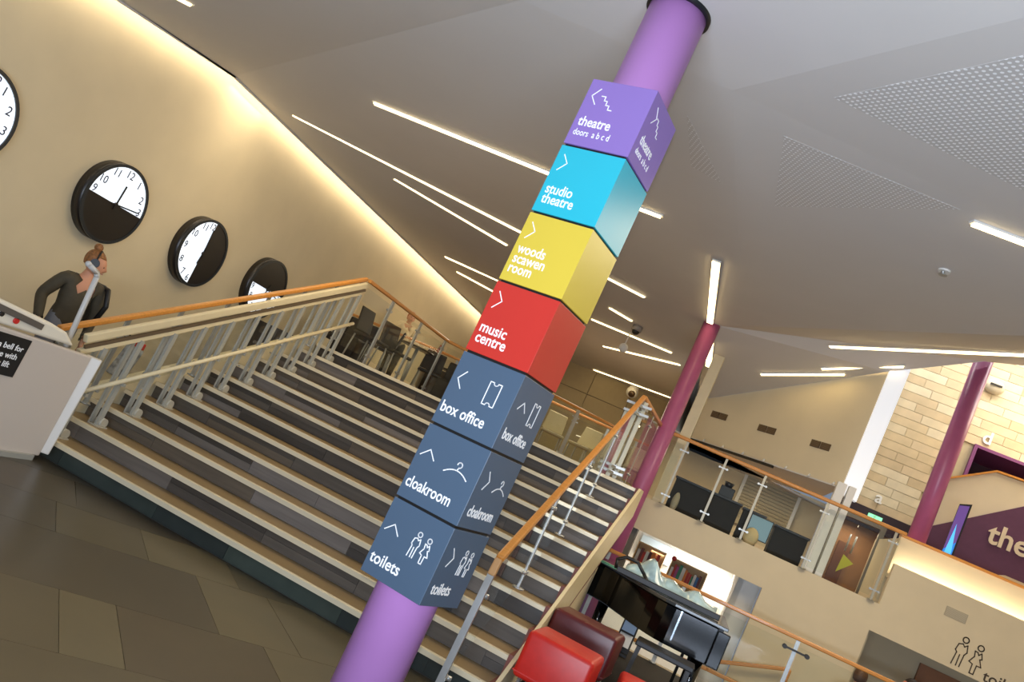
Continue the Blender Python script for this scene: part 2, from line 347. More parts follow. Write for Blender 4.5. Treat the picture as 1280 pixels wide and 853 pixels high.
# right string: cream boarding with a saw-tooth top and sloped outer face
pr = []
for k in range(1, 13):
    y = Y0 + (k - 1) * GOING; pr += [(XR, y - 0.03, (k - 1) * RISE + 0.02 if k > 1 else -0.02), (XR, y - 0.03, k * RISE + 0.02)]
pr += [(XR, YT + 0.3, ZU + 0.015), (XR, YT + 0.3, ZU - 0.5), (XR, Y0 + 0.9, -0.02)]
MB().prism(pr, (0.035, 0, 0)).build('string_edge', mat('string_red_brown', (120, 62, 50), 0.5), st)
sl = RISE / GOING
MB().prism([(XR + .035, Y0 - 0.15, 0.0), (XR + .035, Y0 - 0.12, 0.12), (XR + .035, YT - 0.05, ZU + 0.02), (XR + .035, YT + 0.35, ZU + 0.02), (XR + .035, YT + 0.35, ZU - 0.3), (XR + .035, Y0 + 0.5, 0.0)], (0.03, 0, 0)).build('outer_string', RAILC, st)
MB().prism([(XL - .02, Y0 - 0.1, 0.0), (XL - .02, Y0 - 0.1, 0.22), (XL - .02, YT - 0.1, ZU + 0.12), (XL - .02, YT + 0.3, ZU + 0.12), (XL - .02, YT + 0.3, ZU - 0.5), (XL - .02, Y0 + 0.8, 0)], (-0.05, 0, 0)).build('outer_string', RAILC, st)
struct(MB().prism([(XR + .03, Y0 + .9, -0.02), (XR + .03, 9.2, 0.93), (XR + .03, 9.2, -0.02)], (-0.1, 0, 0)).build('wall_right', PLASTER))
struct(MB().box(-7.5, XL - .05, 11.5, 11.62, -0.1, ZU).box(XL, -1.3, 11.5, 11.6, -0.1, ZU - .2).build('wall_back', mat('dark_fascia', (58, 48, 40), 0.6)))
struct(MB().box(XR - .1, 2.4, 11.55, 11.62, -0.7, 0).build('trim_5', PLASTER))

# ------------------------------------------------------------------ signpost column
col = thing('signpost_column', 'lilac round column wrapped with seven stacked coloured direction cubes', 'signpost', (-1.262, 4.325, 0))
MB().tube((-1.262, 4.325, 0), (-1.262, 4.325, 4.40), 0.172, n=48).build('column_shaft', LILAC, col)
MB().tube((-1.262, 4.325, 4.275), (-1.262, 4.325, 4.40), 0.192, n=40).build('collar', mat('black_collar', (30, 32, 34), 0.3), col, label='black collar where the column meets the ceiling')
MB().tube((-1.262, 4.325, 0), (-1.262, 4.325, 0.03), 0.20, n=40).build('base_ring', STEEL, col)
ya = math.radians(-12.92); e1 = Vector((math.cos(ya), math.sin(ya), 0)); e2 = Vector((-math.sin(ya), math.cos(ya), 0)); s_ = 0.400
corner = Vector((-1.115, 4.09, 0)); zb = 0.757; ph = s_ * 1.05; bh = ph - 0.014
NAVY = (76, 95, 116)
specs = [('toilets', NAVY), ('cloakroom', NAVY), ('box office', NAVY), ('music', (198, 52, 42)), ('woods', (216, 190, 66)), ('studio', (40, 180, 200)), ('theatre', (140, 112, 184))]
ZV = Vector((0, 0, 1))
def chev(kind, s=0.048):
    d = {'>': [(-.35, 1), (.45, 0), (-.45, -1)], '<': [(.35, 1), (-.45, 0), (.35, -1)], '^': [(-1, -.45), (0, .45), (.9, -.5)]}[kind]
    return strokes([[(a * s, b * s) for a, b in d]], 0.0055)
def zig(s=1.0):
    p = [(-.045, .04), (-.02, .04), (-.02, .015), (.0, .015), (.0, -.01), (.022, -.01), (.022, -.035), (.045, -.035)]
    return strokes([[(a * s, b * s) for a, b in p]], 0.0055)
def ticket():
    w_, h_ = .036, .062; n = 8
    top = [(-w_, h_)] + [(-.014 + 0, h_)] + [(.014 * math.cos(PI - PI * i / n) * 1, h_ - .014 * math.sin(PI * i / n)) for i in range(n + 1)] + [(w_, h_)]
    bot = [(w_, -h_)] + [(.014 * math.cos(PI * i / n), -h_ + .014 * math.sin(PI * i / n)) for i in range(n + 1)] + [(-w_, -h_)]
    return strokes([top + bot + [(-w_, h_)]], 0.0055)
def hanger():
    arc = [(-.072 + .144 * i / 10, .012 - .028 * ((i - 5) / 5.0) ** 2) for i in range(11)]
    hook = [(0, .014), (.004, .026)] + circ(.004, .042, .014, 10, -PI / 2, PI)
    return strokes([arc, hook], 0.0062)
def couple(k=1.0, wd=0.0055):
    man = [(-.036, .03), (-.052, .024), (-.058, -.005), (-.05, -.014), (-.056, -.07)]
    man2 = [(-.036, .03), (-.027, .02), (-.016, .03), (-.010, .0), (-.018, -.015), (-.022, -.07)]
    wom = [(.030, .022), (.018, .024), (.022, .0), (.008, -.028), (.024, -.034), (.024, -.075)]
    wom2 = [(.030, .022), (.036, .012), (.046, .024), (.054, .0), (.046, -.004), (.060, -.034), (.042, -.034), (.040, -.075), (.024, -.075)]
    L = [circ(-.03, .05, .0125), man, man2, [(-.035, -.02), (-.036, -.07)], circ(.036, .044, .0125), wom, wom2]
    return strokes([[(a * k, b * k) for a, b in l] for l in L], wd)
TXT = {'toilets': [('toilets', .05, .16, .086)], 'cloakroom': [('cloakroom', .05, .16, .086)], 'box office': [('box office', .05, .17, .086)],
       'music': [('music', .07, .29, .083), ('centre', .07, .14, .083)], 'woods': [('woods', .07, .42, .083), ('scawen', .07, .275, .083), ('room', .07, .13, .083)],
       'studio': [('studio', .07, .29, .083), ('theatre', .07, .14, .083)], 'theatre': [('theatre', .07, .30, .083), ('doors  a b c d', .07, .15, .056)]}
CH = {'toilets': '^>', 'cloakroom': '^>', 'box office': '<^', 'music': '> ', 'woods': '> ', 'studio': '> ', 'theatre': '<>'}
WID = {'toilets': .49, 'cloakroom': .72, 'box office': .70, 'music': .42, 'centre': .48, 'woods': .44, 'scawen': .50, 'room': .36, 'studio': .42, 'theatre': .50, 'doors  a b c d': .56}
JIT = [0.0, 0.012, -0.004, 0.004, 0.0, -0.006, 0.004]
for i, (nm, c) in enumerate(specs):
    z0 = zb + i * ph; cz = z0 + bh / 2; cc = corner - e1 * s_ / 2 + e2 * s_ / 2
    f1 = (e1 + e2 * JIT[i]).normalized(); f2 = Vector((-f1.y, f1.x, 0))
    m = mat('sign_' + nm.replace(' ', '_') if c != NAVY else 'sign_navy', c, 0.32, var=0.02, scale=2, spec=0.5)
    cn = {'toilets': 'navy', 'cloakroom': 'navy', 'box office': 'navy', 'music': 'red', 'woods': 'yellow', 'studio': 'turquoise', 'theatre': 'purple'}[nm]
    fl_ = {'music': 'music centre', 'woods': 'woods scawen room', 'studio': 'studio theatre', 'theatre': 'theatre doors a b c d'}.get(nm, nm)
    bl = MB().obox((cc.x, cc.y, cz), f1 * s_ / 2, f2 * s_ / 2, ZV * bh / 2).build('sign_block', m, col, bevel=0.0018, label='%s cube reading %s' % (cn, fl_))
    if i < 6: MB().obox((cc.x, cc.y, z0 + ph - 0.007), f1 * (s_ / 2 - .012), f2 * (s_ / 2 - .012), ZV * 0.008).build('spacer', SATIN, col)
    for side in (0, 1):
        if side and nm in ('music', 'woods', 'studio'): continue
        if side == 0: F = frame_of(cc - f1 * s_ / 2 - f2 * (s_ / 2 + .0006) + ZV * z0, f1, ZV)
        else: F = frame_of(cc + f1 * (s_ / 2 + .0006) - f2 * s_ / 2 + ZV * z0, f2, ZV)
        for t, u, v, sz in TXT[nm]:
            tm = text_mesh(t, sz, LETTER, bold=0.0013 if t[0] != 'd' or t == 'x' else 0.0004, depth=0.0006)
            xs = [p.co.x for p in tm.vertices]; k = WID[t] * s_ / (max(xs) - min(xs))
            for p in tm.vertices: p.co.x = (p.co.x - min(xs)) * k
            place('lettering', tm, bl, F, u * s_ + (0.06 if side else 0) * s_, v * s_)
        if CH[nm][side] != ' ':
            cu = {'>': .15, '<': .15, '^': .19}[CH[nm][side]]
            place('arrow', chev(CH[nm][side]).mesh('arrow', LETTER), bl, F, (cu + (.1 if side else 0)) * s_, (.76 if nm in ('music', 'woods', 'studio', 'theatre') else .65) * s_)
        ic = {'toilets': couple, 'cloakroom': hanger, 'box office': ticket, 'theatre': zig}.get(nm)
        if ic: place('icon', ic().mesh('icon', LETTER), bl, F, {'theatre': .36 + (.08 if side else 0)}.get(nm, .67) * s_, {'theatre': .68, 'cloakroom': .58}.get(nm, .62) * s_)

# ------------------------------------------------------------------ clocks on the left wall
def clock(y, z, half, hands, label):
    c = thing('wall_clock', label, 'clock', (-7.5, y, z), 'giant half and half clocks in a row on the cream wall')
    R_ = 0.475; d = 0.13
    def yz(r, a): return (r * math.sin(a), r * math.cos(a))      # a clockwise seen from +X is toward -Y... y mirrored below
    MB().tube((-7.5, y, z), (-7.5 + d, y, z), R_, n=56).build('drum', mat('clock_black', (34, 28, 24), 0.35), c)
    rim = MB()
    n = 56
    for i in range(n):
        a0, a1 = 2 * PI * i / n, 2 * PI * (i + 1) / n
        P = [(-7.5 + d + dx, y + r * math.cos(a), z + r * math.sin(a)) for a in (a0, a1) for r, dx in ((R_, 0), (R_, 0.02), (R_ - 0.035, 0.02), (R_ - 0.035, 0))]
        rim.add(P, [(0, 4, 5, 1), (1, 5, 6, 2), (2, 6, 7, 3)], False)
    rim.build('rim', mat('clock_rim', (52, 56, 60), 0.3, 0.3), c)
    # seen from +X the photograph's right is +Y; twelve is up
    lit = mat('clock_lit_dial', (236, 242, 250), 0.5, emit=0.95, ecol=(226, 238, 250))
    a_start = {'up': 0, 'left': PI / 2, 'down': PI, 'right': -PI / 2}[half]
    def fan(st_, r, x): return [(x, y, z)] + [(x, y + r * math.cos(st_ + PI * i / 28), z + r * math.sin(st_ + PI * i / 28)) for i in range(29)]
    MB().prism(fan(a_start, R_ - 0.036, -7.5 + d), (0.006, 0, 0)).build('lit_half', lit, c, label='glowing white half of the dial')
    MB().prism(fan(a_start + PI, R_ - 0.034, -7.5 + d), (0.012, 0, 0)).build('dark_half', mat('clock_black', ()), c)
    NUM = mat('numeral_ink', (60, 62, 78), 0.5)
    for h in range(1, 13):
        a = PI / 2 - h * PI / 6
        v = (math.cos(a), math.sin(a)); ok = {'up': v[1] > -.1, 'left': v[0] < .1, 'down': v[1] < .1, 'right': v[0] > -.1}[half]
        if not ok: continue
        tm = text_mesh(str(h), 0.13, NUM, bold=0.0005, align='CENTER')
        F = frame_of((-7.5 + d + 0.0085, y, z), (0, 1, 0), (0, 0, 1))
        place('numeral', tm, c, F, v[0] * 0.375 + (.05 if abs(v[0]) < .1 and half == 'right' else -.06 if abs(v[0]) < .1 and half == 'left' else 0), v[1] * 0.375 - 0.045 + (0.0 if abs(v[1]) > .1 else (.05 if half == 'up' else -.05 if half == 'down' else 0)))
    for ang, L, wd in hands:
        a = math.radians(90 - ang); dd = Vector((0, math.cos(a), math.sin(a)))
        MB().bar(Vector((-7.5 + d + 0.022, y, z)) - dd * 0.07, Vector((-7.5 + d + 0.022, y, z)) + dd * L, wd, 0.006, (1, 0, 0)).build('hand', SATIN, c)
    MB().tube((-7.5 + d, y, z), (-7.5 + d + 0.03, y, z), 0.022).build('hub', SATIN, c)
clock(5.70, 2.36, 'right', [(150, .25, .02), (190, .36, .015)], 'leftmost giant clock, cut off by the picture edge, white right half with a purple two')
clock(7.73, 2.29, 'up', [(3, .24, .022), (84, .36, .016)], 'giant clock above the walking woman, upper half white and lower half black')
clock(9.47, 2.31, 'left', [(-4, .34, .02), (187, .16, .035)], 'giant clock third in the row, left half white and right half black')
clock(11.2, 2.33, 'down', [(20, .1, .02), (100, .34, .015)], 'smallest looking giant clock just above the stair handrail, upper half black')

# ------------------------------------------------------------------ balustrades
def balustrade(name, label, rail, posts, drop, foot=0.10, group=None, post_w=0.035, clamp=True, cat='balustrade', glassx=0.0, gtop=0.09, gap=0.04, pmat=None):
    """rail: polyline of the handrail centre; posts: fractions (segment, t); drop: height of rail above the walking line"""
    t = thing(name, label, cat, rail[0], group)
    hr = MB()
    for i in range(len(rail) - 1):
        hr.bar(rail[i], rail[i + 1], 0.055, 0.05)
    hr.build('handrail', WOOD, t, bevel=0.012)
    pp = []
    for sgm, u in posts:
        p = Vector(rail[sgm]).lerp(Vector(rail[sgm + 1]), u); pp.append((sgm, u, p))
    for sgm, u, p in pp:
        d = (Vector(rail[sgm + 1]) - Vector(rail[sgm])); d.z = 0; d.normalize()
        po = MB().bar(p - ZV * 0.02, p - ZV * drop, post_w * 1.4, post_w * 0.5, d.cross(ZV)).tube(p - ZV * (drop - .015), p - ZV * drop, 0.05).build('post', pmat or STEEL, t)
        if clamp:
            for h in (0.17, drop - 0.14):
                c = MB().bar(p - ZV * h - d * 0.055, p - ZV * h + d * 0.055, 0.016, 0.016)
                for e in (-1, 1): c.tube(p - ZV * h + d * 0.055 * e - d.cross(ZV) * 0.018, p - ZV * h + d * 0.055 * e + d.cross(ZV) * 0.018, 0.016, n=12)
                c.build('clamp', STEEL, po)
    for i in range(len(rail) - 1):
        us = sorted([0.0] + [u for s2, u, p in pp if s2 == i and 0.03 < u < .97] + [1.0])
        a, b = Vector(rail[i]), Vector(rail[i + 1]); d = (b - a); L = d.length; dh = Vector((d.x, d.y, 0)).normalized()
        nrm = dh.cross(ZV)
        for j in range(len(us) - 1):
            p, q = a + d * (us[j] + gap / L), a + d * (us[j + 1] - gap / L)
            MB().prism([p - ZV * gtop - nrm * .005, q - ZV * gtop - nrm * .005, q - ZV * (drop - foot) - nrm * .005, p - ZV * (drop - foot) - nrm * .005], nrm * 0.010).build('glass_panel', GLASS, t)
    return t
# left: outer balustrade with oak rail, going on round the landing
balustrade('stair_balustrade', 'glass balustrade with oak handrail up the clock side of the stairs', [(-5.33, 5.70, 0.985), (-5.2, 9.85, 2.90)], [(0, t) for t in (0.03, .16, .30, .44, .58, .72, .86, .98)], 0.86)
balustrade('landing_balustrade', 'oak railed glass balustrade at the head of the stairs by the dark chairs', [(-5.18, 9.90, 2.9), (-5.05, 13.1, 2.9), (-2.05, 15.6, 2.9)], [(0, .27), (0, .62), (0, .97), (1, .25), (1, .5), (1, .72), (1, .97)], 1.02, post_w=0.045)
balustrade('gallery_balustrade', 'distant oak railed balustrade across the back of the gallery', [(-7.36, 14.02, 2.74), (-6.4, 16.0, 2.93), (-1.7, 16.9, 2.95)], [(0, .5), (0, .97)] + [(1, t) for t in (.12, .26, .4, .54, .68, .82, .95)], 1.0)
t = balustrade('stair_balustrade', 'glass balustrade with steep orange oak handrail on the right of the stairs', [(-1.13, 5.45, 0.975), (-1.27, 9.9, 2.90)], [(0, .295), (0, .53), (0, .755)], 0.86, post_w=0.04, gap=0.06)
MB().bar((-1.13, 5.45, 0.975), (-1.13, 5.42, 0.86), 0.05, 0.05, (0, 1, 0)).build('handrail_end', mat('oak_end', (196, 150, 100), 0.4), t, bevel=0.01)
MB().bar((-1.13, 5.42, 0.87), (-1.15, 5.42, 0.0), 0.045, 0.03, (0, 1, 0)).build('newel_post', STEEL, t)
for z in (.72, .16): MB().bar((-1.13, 5.42, z), (-1.13, 5.50, z), 0.02, 0.02).tube((-1.16, 5.49, z), (-1.10, 5.49, z), 0.018).build('clamp', STEEL, t)
bt = balustrade('balcony_balustrade', 'oak railed glass balustrade running past the plum column along the balcony', [(-1.27, 9.93, 2.9), (-1.16, 12.42, 2.9), (2.36, 12.47, 2.9)], [(0, .05), (0, .5), (1, .116), (1, .284), (1, .447), (1, .70), (1, .965)], 1.0, foot=.05, post_w=.024, pmat=mat('satin_steel_warm', (168, 162, 144), .4, .4))
MB().bar((-1.3, 9.95, ZU), (-1.3, 9.95, 2.86), 0.05, 0.05).bar((-1.23, 10.02, ZU), (-1.23, 10.02, 2.86), 0.045, 0.045).bar((-1.40, 9.95, ZU), (-1.40, 9.95, 2.7), 0.03, 0.05).build('corner_posts', mat('pale_grey_post', (206, 204, 186), 0.35, 0.2), bt)
cm = MB()
for z in (2.78, 2.68, 2.0, 1.93):
    cm.bar((-1.44, 9.9, z), (-1.14, 9.95, z + .02), 0.03, 0.03).bar((-1.3, 9.8, z), (-1.2, 10.1, z), 0.03, 0.03)
cm.build('clamp', STEEL, bt)
fb = balustrade('foyer_balustrade', 'long low oak railed glass balustrade behind the piano above the lower level', [(-1.16, 11.5, 1.04), (3.6, 11.5, 1.10)], [(0, .02), (0, .24), (0, .5545), (0, .86)], 1.06, clamp=False)
bo = MB()
for px in (1.35, 1.63): bo.tube((px, 11.42, 0.92), (px, 11.52, 0.92), 0.028)
tg = bo.bar((1.33, 11.46, .92), (1.65, 11.46, .92), 0.02, 0.025).build('glass_clamp', DARK, fb)
wr = MB().bar((-1.1, 12.3, -0.02), (0.66, 12.3, 0.14), 0.05, 0.05).bar((0.66, 12.3, .14), (1.2, 12.3, .155), .05, .05).build('stair_handrail', WOOD, bevel=.01); tag(wr, 'oak handrail on the lower level seen beneath the piano', 'handrail')
wr = MB().bar((0.62, 12.35, 0.24), (1.62, 12.35, 0.62), 0.05, 0.05).bar((1.62, 12.35, .62), (1.62, 12.35, .45), .05, .05, (0, 1, 0)).build('stair_handrail', WOOD, bevel=.01); tag(wr, 'rising oak handrail with a turned down end, below the low glass balustrade', 'handrail')

# ------------------------------------------------------------------ stair lift
lr = thing('stair_lift_rail', 'cream twin guide rail of the stair lift on grey posts', 'stair lift rail', (-5.1, 5.9, 0))
MB().bar((-5.12, 5.78, 1.00), (-5.12, 9.76, 2.81), 0.05, 0.075).build('upper_rail', RAILC, lr, bevel=0.01)
MB().bar((-5.10, 5.80, 0.935), (-5.10, 9.75, 2.745), 0.025, 0.028).build('groove', mat('rail_groove', (96, 80, 60), 0.5), lr)
MB().bar((-5.12, 5.78, 0.88), (-5.12, 9.70, 2.68), 0.05, 0.045).build('middle_rail', RAILC, lr, bevel=0.008)
MB().tube((-5.05, 5.75, 0.49), (-5.05, 9.76, 2.285), 0.02).ball((-5.05, 9.76, 2.285), 0.021).build('lower_rail', RAILC, lr)
for k in range(1, 12):
    y = Y0 + (k - 1) * GOING + 0.17; zt = k * RISE; top = 0.90 + (y - 5.84) * (1.80 / 3.92)
    po = MB().bar((-5.10, y, zt), (-5.10, y + .015, top), 0.028, 0.05, (0, 1, 0)).bar((-5.19, y + .02, zt), (-5.19, y + .03, top), 0.02, 0.045, (0, 1, 0)).build('post', STEELP, lr)
    MB().tube((-5.10 - .05, y + 0.045, zt + .035), (-5.10 + .03, y + .045, zt + 0.035), 0.045, n=20).box(-5.16, -5.04, y - .05, y + .07, zt, zt + .01).build('foot_bracket', mat('pale_bracket', (168, 164, 150), 0.45), po)
    MB().bar((-5.12, y + .01, top - .42), (-5.04, y + .01, top - .42), 0.03, 0.03).build('rail_clip', STEELP, po)
sl_ = thing('stair_lift', 'white folded stair lift platform with a black notice at the foot of the stairs', 'stair lift', (-4.95, 5.2, 0))
MB().prism([(-4.90, 4.30, 0.03), (-4.90, 5.70, 0.03), (-4.90, 5.70, 0.90), (-4.90, 4.30, 0.93)], (-0.07, 0, 0)).build('platform', LIFTW, sl_, bevel=0.012)
MB().prism([(-4.95, 5.66, 0.06), (-4.86, 5.74, 0.06), (-4.86, 5.78, 0.90), (-4.95, 5.70, 0.90)], (-0.06, 0.06, 0)).build('side_flap', mat('flap_white', (214, 208, 198), 0.4), sl_, bevel=0.01)
MB().box(-5.0, -4.87, 4.3, 5.62, 0.0, 0.04).build('bottom_edge', STEELP, sl_)
MB().prism([(-4.93, 4.3, 0.93), (-4.93, 5.52, 0.93), (-4.93, 5.38, 1.02), (-4.93, 5.20, 1.05), (-4.93, 4.3, 1.13)], (-0.16, 0, 0)).build('control_housing', mat('housing_white', (226, 220, 204), 0.35), sl_, bevel=0.025, seg=3)
MB().bar((-4.925, 4.3, 1.08), (-4.925, 5.12, 1.0), 0.02, 0.045).build('grip_slot', mat('slot_grey', (92, 86, 80), 0.5), sl_)
MB().tube((-4.94, 4.88, 0.985), (-4.915, 4.88, 0.985), 0.022).build('button', mat('red_button', (200, 40, 36), 0.4), sl_, label='small red button')
MB().tube((-4.94, 4.74, 1.0), (-4.915, 4.74, 1.0), 0.018).build('button', SATIN, sl_)
sp = MB().box(-4.90, -4.893, 4.52, 5.07, 0.59, 0.885).build('notice', mat('notice_black', (24, 24, 26), 0.4), sl_, label='black notice with white text')
for i, tx in enumerate(('Press a bell for', 'assistance with', 'stair lift')):
    tm = text_mesh(tx, 0.062, LETTER, bold=0.0006); xs = [p.co.x for p in tm.vertices]; w_ = max(xs)
    place('lettering', tm, sp, frame_of((-4.8915, 0, 0), (0, 1, 0), (0, 0, 1)), 5.035 - w_ - (0.0, .02, .05)[i], 0.785 - i * 0.066)
MB().path([(-5.0, 5.50, 0.90), (-5.0, 5.44, 1.50), (-5.0, 5.42, 1.53), (-5.0, 5.30, 1.565)], 0.022, 12).ball((-5.0, 5.30, 1.565), 0.024).build('folding_arm', mat('arm_grey', (196, 194, 190), 0.4), sl_)

# ------------------------------------------------------------------ plum columns and cream posts
c = MB().tube((-1.085, 12.1, -0.6), (-1.085, 12.1, 4.56), 0.125, n=32).build('round_column', MAROON); tag(c, 'slender plum column behind the piano rising past the balcony rail', 'column')
c = MB().tube((2.59, 12.95, 2.45), (2.56, 12.95, 5.75), 0.125, n=32).build('round_column', MAROON); tag(c, 'plum column standing behind the right hand parapet in front of the stone wall', 'column')
c = MB().box(-0.93, -0.77, 12.72, 12.88, ZU, 4.3).build('square_post', RAILC, bevel=.005); tag(c, 'tall cream square post just right of the tall plum column', 'post')
c = MB().box(1.35, 1.48, 12.75, 12.9, ZU, 3.25).build('square_post', WHITE, bevel=.005); tag(c, 'left one of the twin white square posts beside the glass doors', 'post')
c = MB().box(1.51, 1.61, 12.75, 12.9, ZU, 3.25).build('square_post', WHITE, bevel=.005); tag(c, 'right one of the twin white square posts beside the glass doors', 'post')

# ------------------------------------------------------------------ ceiling lights, domes, perforated panels
LT = [((-6.837, 9.101, 4.443), (-3.878, 10.785, 4.499)), ((-4.848, 7.569, 4.396), (-2.804, 7.871, 4.407)), ((-5.792, 10.37, 4.468), (-4.357, 11.78, 4.499)), ((-6.73, 5.27, 4.02), (-6.135, 6.085, 4.171)), ((-6.378, 14.481, 4.514), (-5.19, 14.776, 4.518)),
      ((-6.464, 15.548, 4.529), (-5.738, 16.142, 4.538)), ((-1.921, 7.97, 4.411), (-1.604, 8.0, 4.414)), ((-2.774, 11.482, 4.52), (-2.111, 11.865, 4.533)), ((-2.839, 13.435, 4.533), (-2.484, 13.786, 4.541)),
      ((-3.383, 14.929, 4.535), (-1.824, 15.191, 4.56)), ((-3.441, 17.309, 4.554), (-1.695, 16.048, 4.568)), ((-4.268, 21.6, 4.6), (-1.989, 20.832, 4.6)), ((-1.011, 8.794, 4.418), (-1.105, 11.9, 4.536)),
      ((-1.044, 12.637, 4.434), (-0.999, 13.492, 4.247)), ((0.836, 6.146, 4.482), (1.6, 6.39, 4.55)), ((0.53, 12.2, 4.91), (2.567, 10.396, 5.189)), ((-0.205, 13.56, 4.457), (0.912, 13.215, 4.856)), ((0.582, 13.11, 4.787), (1.593, 12.876, 5.2))]
LL = ['longest strip light at upper left above the clocks', 'strip light highest in the left ceiling, running behind the purple cube', 'strip light just below the long upper left one', 'strip light whose tip just shows at the top edge above the clocks', 'short strip light left of the red cube', 'short strip light lowest left of the red cube',
      'stub of strip light right of the turquoise cube', 'strip light right of the yellow cube', 'shortest strip light right of the yellow cube', 'strip light right of the red cube above the hanging globe', 'strip light crossed by the hanging globe', 'strip light lowest right of the cubes above the handrail corner',
      'bright upright looking strip light ending at the top of the plum column', 'short strip light just below the plum column top', 'strip light at the right edge under the perforated ceiling', 'long strip light at far right running out of the picture', 'strip light above the wall grilles', 'thin strip light slanting above the wall grilles']
for (p, q), lb in zip(LT, LL):
    p, q = Vector(p), Vector(q); d = (q - p).normalized()
    t = thing('ceiling_light', 'slim warm ' + lb, 'strip light', (p + q) / 2, 'slim strip lights set in the folded ceiling')
    wd = 0.085 if 'upright' in lb or 'below the plum' in lb else 0.05
    MB().bar(p - ZV * .022, q - ZV * .022, wd, 0.02).build('diffuser', TUBE, t)
    MB().bar(p - d * .02 - ZV * .008, q + d * .02 - ZV * .008, wd + 0.012, 0.018).build('frame', WHITE, t)
t = thing('globe_detector', 'small white globe on a rod hanging before a strip light', 'ceiling fitting', (-2.74, 15.55, 4.2))
MB().ball((-2.60, 14.8, 4.22), 0.085).build('globe', WHITE, t); MB().tube((-2.60, 14.8, 4.28), (-2.60, 14.8, 4.54), 0.01).build('rod', WHITE, t)
t = thing('dome_camera', 'grey dome camera on the ceiling above the hanging globe', 'camera dome', (-2.39, 14.0, 4.5))
MB().tube((-2.39, 14.05, 4.54), (-2.39, 14.05, 4.44), 0.09, n=24).build('housing', mat('dome_grey', (150, 140, 130), 0.4), t); MB().ball((-2.39, 14.05, 4.44), 0.07).build('dome', SATIN, t)
t = thing('dome_camera', 'white dome camera at the handrail corner by the far panel wall', 'camera dome', (-3.1, 21.55, 4.4))
MB().tube((-3.1, 21.55, 4.58), (-3.1, 21.55, 4.50), 0.12).build('mount', WHITE, t); MB().ball((-3.1, 21.55, 4.42), 0.16).build('housing', WHITE, t); MB().ball((-3.08, 21.43, 4.36), 0.09).build('lens', mat('lens_brown', (90, 70, 50), 0.2), t)
t = thing('sprinkler_head', 'tiny chrome sprinkler head in the plain grey ceiling', 'sprinkler', (0.945, 7.55, 4.62))
MB().tube((0.912, 7.286, 4.535), (0.912, 7.286, 4.49), 0.015).tube((0.92, 7.3, 4.49), (0.92, 7.3, 4.485), 0.035).build('head', STEEL, t); MB().tube((0.92, 7.3, 4.535), (0.92, 7.3, 4.515), 0.05).build('escutcheon', WHITE, t)
def dot_mat(name, base, dot, pitch, rad, ex, ey):
    m = bpy.data.materials.new(name); m.use_nodes = True; nt = m.node_tree; b = nt.nodes['Principled BSDF']; b.inputs['Roughness'].default_value = 0.6
    tc = nt.nodes.new('ShaderNodeTexCoord'); ds = []
    for e in (ex, ey):
        dp = nt.nodes.new('ShaderNodeVectorMath'); dp.operation = 'DOT_PRODUCT'; nt.links.new(tc.outputs['Object'], dp.inputs[0]); dp.inputs[1].default_value = e
        mu = nt.nodes.new('ShaderNodeMath'); mu.operation = 'DIVIDE'; nt.links.new(dp.outputs['Value'], mu.inputs[0]); mu.inputs[1].default_value = pitch
        fr = nt.nodes.new('ShaderNodeMath'); fr.operation = 'FRACT'; nt.links.new(mu.outputs[0], fr.inputs[0])
        sb = nt.nodes.new('ShaderNodeMath'); sb.operation = 'SUBTRACT'; nt.links.new(fr.outputs[0], sb.inputs[0]); sb.inputs[1].default_value = 0.5
        pw = nt.nodes.new('ShaderNodeMath'); pw.operation = 'POWER'; nt.links.new(sb.outputs[0], pw.inputs[0]); pw.inputs[1].default_value = 2
        ds.append(pw)
    ad = nt.nodes.new('ShaderNodeMath'); nt.links.new(ds[0].outputs[0], ad.inputs[0]); nt.links.new(ds[1].outputs[0], ad.inputs[1])
    lt = nt.nodes.new('ShaderNodeMath'); lt.operation = 'LESS_THAN'; nt.links.new(ad.outputs[0], lt.inputs[0]); lt.inputs[1].default_value = rad * rad
    mx = nt.nodes.new('ShaderNodeMix'); mx.data_type = 'RGBA'; nt.links.new(lt.outputs[0], mx.inputs['Factor'])
    mx.inputs['A'].default_value = (*[lin(c) for c in base], 1); mx.inputs['B'].default_value = (*[lin(c) for c in dot], 1)
    nt.links.new(mx.outputs['Result'], b.inputs['Base Color'])
    return m
P1 = [Vector(p) for p in ((-0.31, 4.802, 4.327), (1.43, 2.93, 4.31), (2.3, 6.25, 4.58), (0.939, 5.449, 4.451))]
def panel(pts, name, label, m, tri):
    nrm = (Vector(tri[1]) - Vector(tri[0])).cross(Vector(tri[2]) - Vector(tri[0])).normalized()
    if nrm.z > 0: nrm = -nrm
    Q = []
    for p in pts:
        p = Vector(p); d = (p - Vector(tri[0])).dot(nrm); Q.append(p - nrm * (d - 0.0005))
    o = MB().prism(Q, nrm * 0.0015).build(name, m)
    struct(o); return o
panel(P1, 'trim_6', '', dot_mat('perforated_white', (200, 197, 194), (255, 255, 255), 0.036, 0.27, (0.72, -0.69, 0.02), (0.62, 0.72, .3)), (A, D, CC))
panel([(-0.556, 5.489, 4.347), (-0.532, 6.834, 4.4), (0.703, 6.001, 4.466)], 'trim_7', '', dot_mat('perforated_grey', (204, 200, 196), (250, 250, 250), 0.034, 0.22, (0.94, 0.3, .1), (-0.3, 0.94, .1)), (A, E, D))
panel([(-1.25, 5.565, 4.326), (-1.25, 6.5, 4.364), (-0.98, 6.65, 4.36)], 'trim_8', '', dot_mat('perforated_left', (204, 200, 196), (246, 246, 246), 0.034, 0.2, (0.94, 0.3, .1), (-0.3, 0.94, .1)), (A, B, E))

